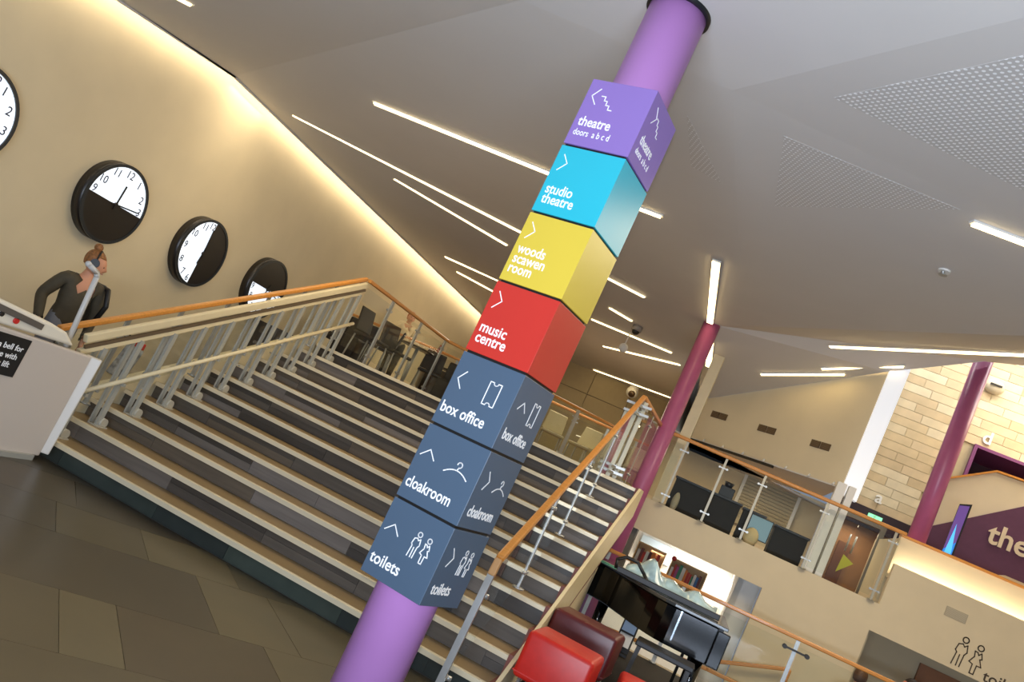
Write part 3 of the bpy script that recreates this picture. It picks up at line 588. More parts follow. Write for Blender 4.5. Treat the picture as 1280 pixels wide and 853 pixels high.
# ------------------------------------------------------------------ grilles, stone wall fittings, doors, theatre corner
g0 = Vector((-0.95, 14.9, 0)); gd = (Vector((1.45, 13.04, 0)) - g0).normalized(); gn = Vector((gd.y, -gd.x, 0))
for px, lb in ((0.46, 'leftmost of three brown wall grilles above the balcony'), (1.46, 'middle one of three brown wall grilles above the balcony'), (2.46, 'rightmost of three brown wall grilles, nearest the white strip')):
    c0 = g0 + gd * px * 1.0 + ZV * 3.725
    t = thing('wall_grille', lb, 'grille', c0, 'brown wall grilles above the balcony')
    for dx in (-.087, .087):
        fr = MB().obox(c0 + gd * dx + gn * .006, gd * .08, gn * .008, ZV * .055).build('grille_panel', mat('grille_brown', (96, 76, 52), 0.6), t)
        sm = MB()
        for j in range(5): sm.obox(c0 + gd * dx + gn * .018 + ZV * (-.04 + .02 * j), gd * .072, gn * .006, ZV * .004)
        sm.build('slat', mat('grille_slat', (124, 100, 70), 0.6), fr)
def letter(ch, x, z, y, size, m, name, label):
    tm = text_mesh(ch, size, m, bold=0.004, depth=0.012, align='CENTER'); o = bpy.data.objects.new(name, tm); COL.objects.link(o)
    o.matrix_world = frame_of((x, y, z), (1, 0, 0), (0, 0, 1)); tag(o, label, 'letter sign'); return o
letter('d', 3.437, 5.05, 15.02, 0.30, WHITE, 'letter_sign', 'white letter d on the stone wall above the plum opening')
letter('a', 2.263, 3.46, 15.02, 0.28, WHITE, 'letter_sign', 'white letter a on the stone wall above the glass doors')
t = thing('wall_speaker', 'round cream speaker high on the stone wall right of the plum column', 'speaker', (3.25, 15.0, 5.99))
MB().ball((3.25, 15.0, 5.99), 0.16, sc=(1, .6, .8)).build('housing', mat('speaker_cream', (200, 188, 160), 0.5), t); MB().obox((3.25, 14.90, 6.0), (.09, 0, 0), (0, .01, 0), (0, 0, .015)).build('slot', DARK, t)
t = thing('exit_sign', 'small green emergency exit sign on the dark fascia over the doors', 'exit sign', (2.28, 14.9, 3.2))
MB().box(2.18, 2.40, 14.88, 14.93, 3.12, 3.24).build('lit_panel', mat('exit_green', (150, 235, 190), 0.5, emit=1.0, ecol=(130, 235, 180)), t)
place('pictogram', strokes([circ(0, .035, .012, 8), [(0, .02), (0, -.01), (.02, -.035)], [(0, -.01), (-.02, -.035)], [(.05, 0), (.08, 0)], [(.068, .015), (.08, 0), (.068, -.015)]], .008).mesh('pictogram', WHITE), t, frame_of((2.28, 14.875, 3.18), (1, 0, 0), (0, 0, 1)), 0, 0)
# glass doors: dark frame, panes, brown lobby
gd_ = thing('glass_doors', 'framed glass doors to a brown lobby between the white posts and the parapet', 'door', (2.0, 13.9, ZU))
FRM = mat('door_frame_grey', (110, 104, 92), 0.4, 0.4)
MB().box(1.62, 2.42, 14.3, 14.38, 3.0, 3.08).box(2.34, 2.42, 14.3, 14.38, ZU, 3.0).box(1.62, 1.68, 14.3, 14.38, ZU, 3.0).build('frame', FRM, gd_)
for x in (1.70, 2.03):
    lf = MB().box(x, x + .30, 14.33, 14.345, ZU + .02, 2.98).build('glass_leaf', GLASS, gd_)
    MB().tube((x + (.27 if x < 1.9 else .03), 14.28, ZU + .6), (x + (.27 if x < 1.9 else .03), 14.28, 2.75), 0.014).build('pull_handle', STEEL, lf)
o = MB().box(1.95, 2.15, 15.1, 15.16, ZU, 2.65).build('door_leaf', mat('brown_door', (84, 46, 26), 0.5)); 
tag(o, 'dark brown timber door at the back of the lobby behind the glass doors', 'door')
yt = MB().prism([(1.96, 14.325, 2.12), (2.16, 14.325, 2.34), (1.98, 14.325, 2.42)], (0, .003, 0)).build('triangle_marker', mat('lime_paper', (196, 200, 60), 0.6)); tag(yt, 'lime green triangular sticker on the glass before the lobby', 'sticker')
# theatre corner: cream upper parapet, plum board with lettering, digital totem
par = MB().prism([(2.88, 14.2, 3.0), (8, 14.2, 3.0), (8, 14.2, 4.7), (3.52, 14.2, 4.50), (2.95, 14.2, 4.13)], (0, .12, 0)).build('theatre_stair_wall', PLASTER)
tag(par, 'cream sloping side wall of the upper theatre stair with oak top', 'stair wall')
MB().bar((2.86, 14.24, 4.09), (3.52, 14.24, 4.52), 0.16, 0.03).bar((3.52, 14.24, 4.52), (8, 14.24, 4.73), 0.16, 0.03).build('capping', WOOD, par)
pb = MB().prism([(2.86, 14.17, 2.9), (8, 14.17, 2.9), (8, 14.17, 4.6), (4.03, 14.17, 4.18), (2.86, 14.17, 3.28)], (0, .025, 0)).build('theatre_board', PURPLE)
tag(pb, 'large plum wall board with cream theatre lettering behind the right parapet', 'board')
tm = text_mesh('theatre', 0.44, mat('cream_letter', (226, 208, 176), 0.5), bold=0.008, depth=0.008)
place('lettering', tm, pb, frame_of((3.70, 14.155, 3.46), (1, 0, 0), (0, 0, 1)), 0, 0)
MB().prism([(4.1, 14.15, 3.1), (8, 14.15, 3.1), (8, 14.15, 2.95), (3.9, 14.15, 2.95), (4.0, 14.15, 3.06)], (0, .02, 0)).build('lower_band', PLASTER, pb)
tt = thing('digital_totem', 'slim upright screen glowing blue and purple behind the parapet', 'screen', (3.07, 13.2, 2.45))
MB().prism([(2.985, 13.2, 2.45), (3.14, 13.2, 2.45), (3.14, 13.2, 3.74), (2.985, 13.2, 3.68)], (0.03, .14, 0)).build('casing', SATIN, tt)
SBL = mat('screen_blue', (40, 120, 200), 0.3, emit=0.9, ecol=(36, 120, 205)); SPU = mat('screen_purple', (110, 80, 150), 0.3, emit=0.6, ecol=(96, 66, 140)); SCY = mat('screen_cyan', (90, 190, 230), 0.3, emit=0.9, ecol=(80, 180, 230))
MB().prism([(2.99, 13.195, 2.5), (3.115, 13.195, 2.5), (3.115, 13.195, 3.15), (2.99, 13.195, 3.0)], (0, .004, 0)).build('screen', SBL, tt)
MB().prism([(2.99, 13.195, 3.0), (3.115, 13.195, 3.15), (3.115, 13.195, 3.7), (2.99, 13.195, 3.66)], (0, .004, 0)).build('screen', SPU, tt)
MB().prism([(3.0, 13.192, 2.7), (3.10, 13.192, 2.9), (3.10, 13.192, 3.0), (3.04, 13.192, 3.4)], (0, .003, 0)).build('screen', SCY, tt)
t2 = MB().prism([(2.70, 14.05, 2.75), (2.95, 14.05, 2.75), (2.95, 14.05, 3.3), (2.70, 14.05, 3.1)], (0, .03, 0)).build('poster', PURPLE); tag(t2, 'small plum panel with blue writing between the plum column and the screen', 'poster')
tm = text_mesh('nxt', 0.10, SCY, bold=.003, depth=.003); place('lettering', tm, t2, frame_of((2.73, 14.045, 2.99), (1, 0, 0), (0, 0, 1)), 0, 0)
# fascia: toilets sign, vent
INK = mat('sign_ink', (66, 52, 36), 0.6)
tsn = thing('toilets_sign', 'dark outline man and woman with toilets lettering on the cream wall', 'sign', (3.55, PLY - .003, 1.8))
place('icon', couple(2.9, 0.014).mesh('icon', INK), tsn, frame_of((3.55, PLY - .004, 1.80), (1, 0, 0), (0, 0, 1)), 0, 0)
tm = text_mesh('toilets', 0.20, INK, bold=0.002); place('lettering', tm, tsn, frame_of((3.78, PLY - .004, 1.565), (1, 0, 0), (0, 0, 1)), 0, 0)
t = thing('air_vent', 'pale rectangular air vent on the cream wall above the toilets sign', 'vent', (3.25, PLY, 2.19))
v0 = MB().box(3.115, 3.385, PLY - .01, PLY + .002, 2.13, 2.255).build('frame', mat('vent_grey', (176, 164, 140), 0.6), t)
sm = MB()
for j in range(7): sm.box(3.125, 3.375, PLY - .016, PLY - .009, 2.14 + j * .016, 2.147 + j * .016)
sm.build('louvre', mat('vent_louvre', (196, 184, 158), 0.6), t)
o = MB().box(3.30, 4.2, 13.44, 13.5, -0.6, 1.42).build('door_1', mat('brown_toilet_door', (132, 86, 52), 0.5, var=.1)); struct(o)

# ------------------------------------------------------------------ balcony furniture
sh = thing('roller_shutter', 'cream slatted roller shutter at the back of the balcony bar', 'shutter', (0.5, 16.9, 2.4))
SLm = MB().box(-0.5, 0.5, -0.012, 0.012, -0.028, 0.028).mesh('slat', mat('shutter_slat', (176, 162, 130), 0.5))
for j in range(16): linkmesh('slat', SLm, sh, (0.25, 0, 2.30 + j * .064 - 2.4))
MB().box(0.2, 0.26, 16.86, 16.98, ZU, 3.2).box(1.24, 1.3, 16.86, 16.98, ZU, 3.2).build('guide', WHITE, sh)
DK = mat('dark_counter', (34, 31, 24), 0.75, var=0.1)
for (x0, x1, z1, lb) in ((-0.75, 0.28, 2.42, 'dark counter behind the left balcony glass'), (0.34, 0.66, 2.40, 'dark counter section in the middle of the balcony'), (0.84, 1.33, 2.36, 'dark counter behind the right balcony glass')):
    b = thing('bar_counter', lb, 'counter', (x0, 13.6, ZU), None)
    MB().box(x0, x1, 13.3, 13.8, ZU, z1 - .03).build('body', DK, b); MB().box(x0 - .02, x1 + .02, 13.27, 13.83, z1 - .03, z1).build('worktop', SATIN, b)
t = thing('monitor', 'bluish lit monitor standing on the balcony counter', 'monitor', (0.62, 13.3, 2.0))
MB().box(0.46, 0.80, 13.2, 13.24, 2.02, 2.36).build('casing', SATIN, t); MB().box(0.475, 0.785, 13.193, 13.20, 2.035, 2.345).build('screen', mat('dim_blue_screen', (110, 140, 150), 0.3, emit=.25, ecol=(110, 150, 170)), t); MB().box(0.6, 0.66, 13.19, 13.25, ZU, 2.02).build('stand', SATIN, t)
o = MB().ball((0.56, 13.08, 2.02), 0.11, sc=(1, .8, 1.3)).build('lamp_shade', mat('cream_shade', (214, 196, 150), 0.7)); tag(o, 'small cream domed shade in front of the balcony monitor', 'lamp shade')
t = thing('coffee_machine', 'black machine with upright hopper on the balcony counter', 'machine', (0.02, 13.5, 2.42))
MB().box(-.1, .12, 13.35, 13.65, 2.42, 2.58).build('body', SATIN, t, bevel=.01); MB().tube((0.0, 13.5, 2.58), (0.0, 13.5, 2.66), .05, .08).build('hopper', SATIN, t)
t = thing('curtain_track', 'dark metal track with small spots under the grille wall', 'track', (0, 14, 3.15))
MB().bar(g0 + gd * .05 + ZV * 3.17 + gn * .1, g0 + gd * 1.9 + ZV * 3.17 + gn * .1, .05, .04).build('bar', DARK, t)
for j in range(7): MB().tube(g0 + gd * (.4 + j * .42) + ZV * 3.25 + gn * .03, g0 + gd * (.4 + j * .42) + ZV * 3.21 + gn * .06, .015).build('clip', WHITE, t)
t = thing('white_bag', 'pale curved cushion leaning behind the first pane of balcony glass', 'cushion', (-.7, 13.0, ZU))
MB().ball((-.62, 13.0, ZU + .153), .09, sc=(.6, .6, 1.7)).build('body', mat('pale_cloth', (170, 164, 140), .8), t)

# ------------------------------------------------------------------ bookshop below the balcony
struct(MB().box(-1.6, 0.64, 15.0, 15.1, -0.6, 1.45).box(0.62, 0.70, 12.9, 15.0, -0.6, 1.45).box(0.62, .94, 12.9, 12.96, -.6, 1.45).box(-1.6, -1.5, 12.6, 15, -.6, 1.45).build('wall_back', WHITE))
struct(MB().box(-1.6, 0.94, 12.6, 15.1, 1.43, 1.5).build('ceiling', WHITE))
struct(MB().box(-1.15, -0.93, 12.62, 12.9, -0.6, 1.43).build('trim_9', mat('grey_jamb', (112, 108, 100), .6)))
BC = [(200, 60, 50), (230, 190, 60), (60, 110, 170), (240, 240, 235), (190, 90, 150), (70, 150, 120), (235, 140, 60), (120, 60, 60)]
BN = ['red', 'yellow', 'blue', 'white', 'pink', 'green', 'orange', 'dark red']
def bookcase(x, y, z, w_, n, label, grp):
    b = thing('bookcase', label, 'bookcase', (x, y, z)); PN = mat('pine', (222, 184, 128), .5, var=.08)
    f = MB().box(x - .02, x, y, y + .25, z, z + n * .32).box(x + w_, x + w_ + .02, y, y + .25, z, z + n * .32).box(x, x + w_, y + .24, y + .25, z, z + n * .32).build('frame', PN, b)
    for k in range(n + 1): MB().box(x, x + w_, y, y + .25, z + k * .32 - .02, z + k * .32).build('shelf', PN, b)
    for k in range(n):
        xx = x + .01
        while xx < x + w_ - .065:
            tk = random.uniform(.03, .06); h = random.uniform(.18, .27); ci = random.randrange(8)
            o = MB().box(xx, xx + tk - .003, y + .03, y + .2, z + k * .32 + .002, z + k * .32 + h).build('book', mat('book_%d' % ci, BC[ci], .5))
            tag(o, '%s book on the %s shelf of the %s' % (BN[ci], ('bottom', 'middle', 'top')[k], 'left pine bookcase' if x < -.6 else 'middle pine display shelf'), 'book', grp); xx += tk
bookcase(-0.90, 13.7, 0.30, 0.42, 3, 'pine bookcase beside the grey jamb in the bookshop', 'books in the left pine bookcase')
bookcase(-0.32, 13.4, 0.30, 0.52, 3, 'pine display shelf near the middle of the bookshop', 'books in the middle pine shelf')
o = MB().box(-0.98, -.40, 14.9, 14.98, 1.05, 1.36).build('poster', mat('pale_blue_poster', (190, 210, 226), .5)); tag(o, 'pale blue poster high on the bookshop wall', 'poster')
o = MB().ball((-.30, 12.75, 1.27), .035).build('red_bauble', mat('red_bauble', (150, 20, 24), .3)); tag(o, 'dark red round bauble hanging at the top of the bookshop opening', 'bauble')

# ------------------------------------------------------------------ grand piano with things on it
pn = thing('grand_piano', 'glossy black grand piano with closed lid in the foyer', 'piano', (-0.1, 9.2, 0))
def outline(x0, x1, y0, y1):
    pts = [(x1, y0), (x1, y1), (x0 + .15, y1), (x0, y1 - .12), (x0, y1 - .35)]
    for i in range(11):
        u = i / 10; x = x0 + .06 + (x1 - .48 - x0) * u; sm_ = u * u * (3 - 2 * u)
        pts.append((x, (y1 - .50) * (1 - sm_) + y0 * sm_))
    return pts
ol = outline(-1.0, 0.42, 8.45, 9.85)
MB().prism([(x, y, 0.62) for x, y in ol], (0, 0, 0.355)).build('case', BLACK, pn, bevel=.01)
MB().prism([(x * 1.05 + (.06 if x > .2 else -.02), 9.15 + (y - 9.15) * 1.05, 0.98) for x, y in ol], (0, 0, 0.032)).build('lid', mat('lid_gloss', (58, 60, 60), .22, coat=.6), pn, bevel=.006)
MB().box(.42, .53, 8.5, 9.8, .64, .76).build('key_bed', BLACK, pn, bevel=.01)
MB().box(.43, .52, 8.58, 9.72, .76, .775).build('white_keys', WHITE, pn)
kb = MB()
for i in range(36):
    if i % 7 not in (2, 6): kb.box(.43, .48, 8.60 + i * .031, 8.615 + i * .031, .775, .788)
kb.build('black_keys', SATIN, pn)
MB().box(.42, .54, 8.44, 8.50, .62, .96).build('cheek', BLACK, pn, bevel=.01); MB().box(.42, .54, 9.8, 9.86, .62, .96).build('cheek', BLACK, pn, bevel=.01)
MB().box(.05, .065, 8.435, 8.455, .68, .97).build('seam_highlight', mat('seam_glint', (150, 160, 170), .15, .8), pn)  # bright strip painting in the highlight along the case seam
for x, y in ((.35, 8.65), (.35, 9.65), (-.72, 9.5)):
    lg = MB().tube((x, y, .66), (x, y, .10), .065, .042, n=16).build('leg', BLACK, pn)
    MB().tube((x - .02, y, .045), (x + .02, y, .045), .045).bar((x, y, .1), (x, y, .05), .03, .03).build('castor', mat('brass', (180, 150, 80), .3, .9), lg)
ly = MB().bar((.22, 9.15, .66), (.22, 9.12, .15), .03, .12).bar((.22, 9.05, .66), (.22, 9.08, .15), .03, .04).box(.15, .29, 8.98, 9.3, .10, .15).build('pedal_lyre', BLACK, pn)
for k in range(3): MB().box(.28, .38, 9.06 + k * .06, 9.08 + k * .06, .11, .125).build('pedal', mat('brass', ()), ly)
o = MB().obox((-.14, 8.72, 1.044), (.54, .0, .0), (0, .02, 0), (0, 0, .03)).build('folded_music_stand', SATIN, bevel=.008); tag(o, 'long black folded bar lying across the piano lid', 'music stand')
# crumpled clear dust sheet
bm_ = MB(); nx, ny = 22, 8; V_ = []
for j in range(ny + 1):
    for i in range(nx + 1):
        u, v = i / nx, j / ny; hgt = math.sin(PI * v) * (.15 + .06 * math.sin(u * 9) + .03 * math.sin(u * 23 + v * 5)) * (0.5 + .8 * math.sin(PI * min(1, u * 1.1 + .05)))
        V_.append((-.62 + .98 * u, 8.86 + .42 * v + .03 * math.sin(u * 14), 1.012 + max(.003, hgt)))
bm_.add(V_, [(j * (nx + 1) + i, j * (nx + 1) + i + 1, (j + 1) * (nx + 1) + i + 1, (j + 1) * (nx + 1) + i) for j in range(ny) for i in range(nx)], True)
o = bm_.build('dust_sheet', mat('clear_plastic', (150, 178, 190), .15, var=.35, scale=7, coat=.8)); so = o.modifiers.new('t', 'SOLIDIFY'); so.thickness = .004
tag(o, 'shiny bluish plastic sheet bunched up on the piano lid', 'plastic sheet')
o = MB().path([(-.70, 8.84, 1.03), (-.72, 8.84, 1.12), (-.64, 8.84, 1.18), (-.52, 8.84, 1.18), (-.42, 8.84, 1.10), (-.34, 8.82, 1.03), (-.38, 8.80, 1.03)], .018).build('black_cable', SATIN); tag(o, 'looped thick black cable at the left end of the piano lid', 'cable')
o = MB().prism([(-.88, 8.98, 1.012), (-.6, 8.93, 1.012), (-.58, 9.05, 1.012), (-.86, 9.1, 1.012)], (0, 0, .02)).build('magazine', mat('green_magazine', (90, 150, 120), .4, var=.5, scale=14)); tag(o, 'greenish magazine lying on the piano lid beside the cable', 'magazine')
t = thing('leaflet_rack', 'small rack of white and blue leaflets behind the piano legs', 'leaflet rack', (-.42, 10.9, 0))
MB().box(-.52, -.32, 10.85, 10.87, 0, .62).box(-.52, -.32, 10.72, 10.87, 0, .03).build('stand', SATIN, t)
for k in range(3):
    MB().prism([(-.50, 10.80, .10 + k * .18), (-.34, 10.80, .10 + k * .18), (-.34, 10.84, .25 + k * .18), (-.50, 10.84, .25 + k * .18)], (0, .008, 0)).build('leaflets', mat('leaflet_%d' % (k % 2), ((226, 230, 236), (120, 150, 196))[k % 2], .5), t)
# piano bench
bn = thing('piano_bench', 'black piano bench with angled legs in front of the piano', 'bench', (.05, 8.0, 0))
MB().obox((.06, 8.0, .60), (.27, 0, 0), (0, .16, 0), (0, 0, .025)).build('seat', SATIN, bn, bevel=.01)
for x in (-.17, .29):
    for y in (7.88, 8.12): MB().bar((x, y, .58), (x * 1.05 - .02, y, 0), .035, .035, (0, 1, 0)).build('leg', SATIN, bn)
MB().bar((-.18, 8.0, .2), (.29, 8.0, .2), .02, .02).build('stretcher', SATIN, bn)

# ------------------------------------------------------------------ red seats
def seat(x, y, z, w_, d_, h_, m, label, rz, grp=None):
    t = thing('lounge_stool', label, 'stool', (x, y, 0), grp, rz)
    o = MB().obox((0, 0, z - h_ / 2), (w_ / 2, 0, 0), (0, d_ / 2, 0), (0, 0, h_ / 2)).build('cushion', m, t, bevel=.035, local=True, seg=4)
    for p in o.data.polygons: p.use_smooth = True
    MB().obox((0, 0, z - h_ + .04), (w_ / 2 + .002, 0, 0), (0, d_ / 2 + .002, 0), (0, 0, .004)).build('seam', m, t, local=True)
    for sx in (-1, 1):
        for sy in (-1, 1): MB().tube((sx * (w_ / 2 - .06), sy * (d_ / 2 - .06), z - h_), (sx * (w_ / 2 - .05), sy * (d_ / 2 - .05), 0), .014).build('leg', STEEL, t, local=True)
RED = mat('red_leather', (196, 34, 24), .38, var=.06, scale=20, bump=.04); MRN = mat('maroon_leather', (88, 26, 28), .35, var=.06, scale=20, bump=.04)
seat(-0.58, 6.22, .585, .50, .48, .33, RED, 'red leather cube stool at the foot of the stairs', -.05)
seat(-0.57, 7.15, .67, .56, .42, .36, MRN, 'maroon leather stool just behind the red one beside the stairs', -.08)
seat(0.03, 6.72, .49, .42, .42, .2, RED, 'second red leather stool at the bottom edge below the piano', .1)

# ------------------------------------------------------------------ gallery chairs and tables
def chair(x, y, rz, m, label, grp, h=.46):
    t = thing('dining_chair', label, 'chair', (x, y, ZU), grp, rz)
    MB().obox((0, 0, h), (.22, 0, 0), (0, .22, 0), (0, 0, .025)).build('seat', m, t, bevel=.015, local=True)
    MB().prism([(-.21, .20, h + .05), (.21, .20, h + .05), (.19, .27, h + .42), (-.19, .27, h + .42)], (0, .03, .003)).build('backrest', m, t, bevel=.012, local=True)
    for sx in (-1, 1):
        for sy in (-1, 1): MB().tube((sx * .19, sy * .19, h - .02), (sx * .21, sy * .22, 0), .013, n=8).build('leg', STEELP, t, local=True)
    return t
CW = mat('cream_seat_shell', (196, 186, 150), .5); CK = mat('black_seat_shell', (34, 26, 22), .5)
for i, (x, y, rz, n) in enumerate([(-3.35, 15.75, .3, 'first cream gallery chair right of the cubes'), (-2.75, 15.95, -.2, 'cream gallery chair next to the blue grey post'), (-2.15, 16.15, .2, 'cream gallery chair half hidden by the orange handrail'), (-1.62, 15.6, .1, 'cream gallery chair behind the corner posts')]):
    chair(x, y, rz, CW, n, 'cream chairs on the gallery')
for i, (x, y, rz, n) in enumerate([(-5.75, 11.9, 1.4, 'dark chair behind the top of the lift rail'), (-5.6, 12.55, 1.2, 'dark chair left of the tall landing post'), (-6.2, 13.3, -1.2, 'dark chair behind the tall landing post'), (-5.5, 14.1, .4, 'dark chair right of the tall landing post'), (-4.9, 15.1, 2.6, 'dark chair under the second gallery rail'), (-4.1, 14.75, .3, 'dark chair at the left edge of the navy cube')]):
    chair(x, y, rz, CK, n, 'dark chairs on the gallery')
def table(x, y, m, label, r=.3, h=.74):
    t = thing('cafe_table', label, 'table', (x, y, ZU))
    MB().tube((0, 0, h - .03), (0, 0, h), r, n=32).build('tabletop', m, t, local=True); MB().tube((0, 0, .03), (0, 0, h - .03), .03).build('pedestal', STEELP, t, local=True); MB().tube((0, 0, 0), (0, 0, .03), .25, n=24).build('base', STEELP, t, local=True)
table(-3.0, 17.9, WHITE, 'small round white table among the cream gallery chairs')
table(-5.55, 13.25, mat('dark_table', (50, 34, 26), .3), 'dark round table behind the tall landing post')
table(-5.6, 15.5, mat('dark_table', ()), 'dark round table near the second gallery rail')
for x0, x1, y0, y1, lb in ((-7.1, -6.5, 13.0, 13.6, 'black booth seat by the clock wall beyond the landing glass'), (-5.2, -4.3, 13.75, 14.1, 'black bench seen low behind the landing posts')):
    b = thing('bench_seat', lb, 'bench', (x0, y0, ZU))
    MB().box(x0, x1, y0, y1, ZU + .02, ZU + .45).build('seat', mat('black_upholstery', (30, 24, 20), .6), b, bevel=.03); MB().box(x0, x1, y1 - .08, y1, ZU + .45, ZU + .8).build('backrest', mat('black_upholstery', ()), b, bevel=.03)
    MB().box(x0 + .04, x1 - .04, y0 + .04, y1 - .04, ZU, ZU + .02).build('base', SATIN, b)
o = MB().box(-7.3, -6.0, 18.6, 19.4, ZU, 2.75).build('sideboard', mat('dark_sideboard', (44, 34, 28), .5), bevel=.02); tag(o, 'dark low sideboard far back on the gallery below the seated person', 'sideboard')
o = MB().tube((-5.93, 15.2, 2.74), (-5.93, 15.2, 2.98), .06, .04, n=16).build('red_bottle', mat('red_glass', (150, 30, 24), .3)); tag(o, 'small red bottle beyond the landing post', 'bottle')
o = MB().tube((-5.93, 15.2, ZU), (-5.93, 15.2, 2.74), .08, .08, n=16).build('plinth', mat('dark_table', ())); tag(o, 'slim dark plinth under the red bottle', 'plinth')

# ------------------------------------------------------------------ people
def skin_body(name, joints, bones, radii, m, parent, lvl=1):
    names = list(joints); me = bpy.data.meshes.new(name); me.from_pydata([joints[n] for n in names], [(names.index(a), names.index(b)) for a, b in bones], [])
    me.materials.append(m); o = bpy.data.objects.new(name, me); COL.objects.link(o); o.parent = parent
    sk = o.modifiers.new('skin', 'SKIN'); sk.use_smooth_shade = True; sk.branch_smoothing = .4
    sv = me.skin_vertices[0].data
    for i, n in enumerate(names):
        r = radii[n]; sv[i].radius = r if isinstance(r, tuple) else (r, r); sv[i].use_root = (i == 0)
    sb = o.modifiers.new('sub', 'SUBSURF'); sb.levels = lvl; sb.render_levels = lvl
    return o
def head_mesh(c, f, m, parent, name='head'):
    """egg head with brow, nose, lips, chin, ears; f = facing direction"""
    f = Vector(f).normalized(); r = f.cross(ZV).normalized(); b = MB(); b.ball((0, 0, 0), 1, 28, 20)
    vs = []
    for v in b.v:
        x, y, z = v                     # y forward, z up
        w_ = .076 * (1 - .18 * max(0, -z)); X = x * w_; Y = y * .096 * (1 - .12 * max(0, -z)); Z = z * .115
        if y > 0:
            nose = math.exp(-((x / .16) ** 2)) * math.exp(-(((z + .16) / .20) ** 2)); Y += .026 * nose
            Y += .008 * math.exp(-((x / .3) ** 2)) * math.exp(-(((z + .52) / .07) ** 2)) + .010 * math.exp(-((x / .28) ** 2)) * math.exp(-(((z + .80) / .14) ** 2))
            Y -= .010 * math.exp(-(((abs(x) - .36) / .15) ** 2)) * math.exp(-(((z - .05) / .12) ** 2)); Y += .005 * math.exp(-(((z - .25) / .1) ** 2))
        vs.append(Vector(c) + r * X + f * Y + ZV * Z)
    b.v = vs
    for s2 in (-1, 1): 
        n0 = len(b.v); b.ball((0, 0, 0), 1, 10, 6)
        for k in range(n0, len(b.v)): v = b.v[k]; b.v[k] = Vector(c) + r * (s2 * .076 + v.x * .010) + f * (v.y * .018 - .005) + ZV * (v.z * .03 - .008)
    o = b.build(name, m, parent)
    ey = MB()
    for s2 in (-1, 1): ey.ball(Vector(c) + r * s2 * .03 + f * .079 + ZV * .004, .0085, 10, 8)
    ey.build('eyes', mat('eye', (60, 40, 30), .2), o)
    MB().obox(Vector(c) + f * .092 - ZV * .06, r * .02, f * .006, ZV * .004).build('lips', mat('lips', (170, 90, 80), .5), o)
    return o
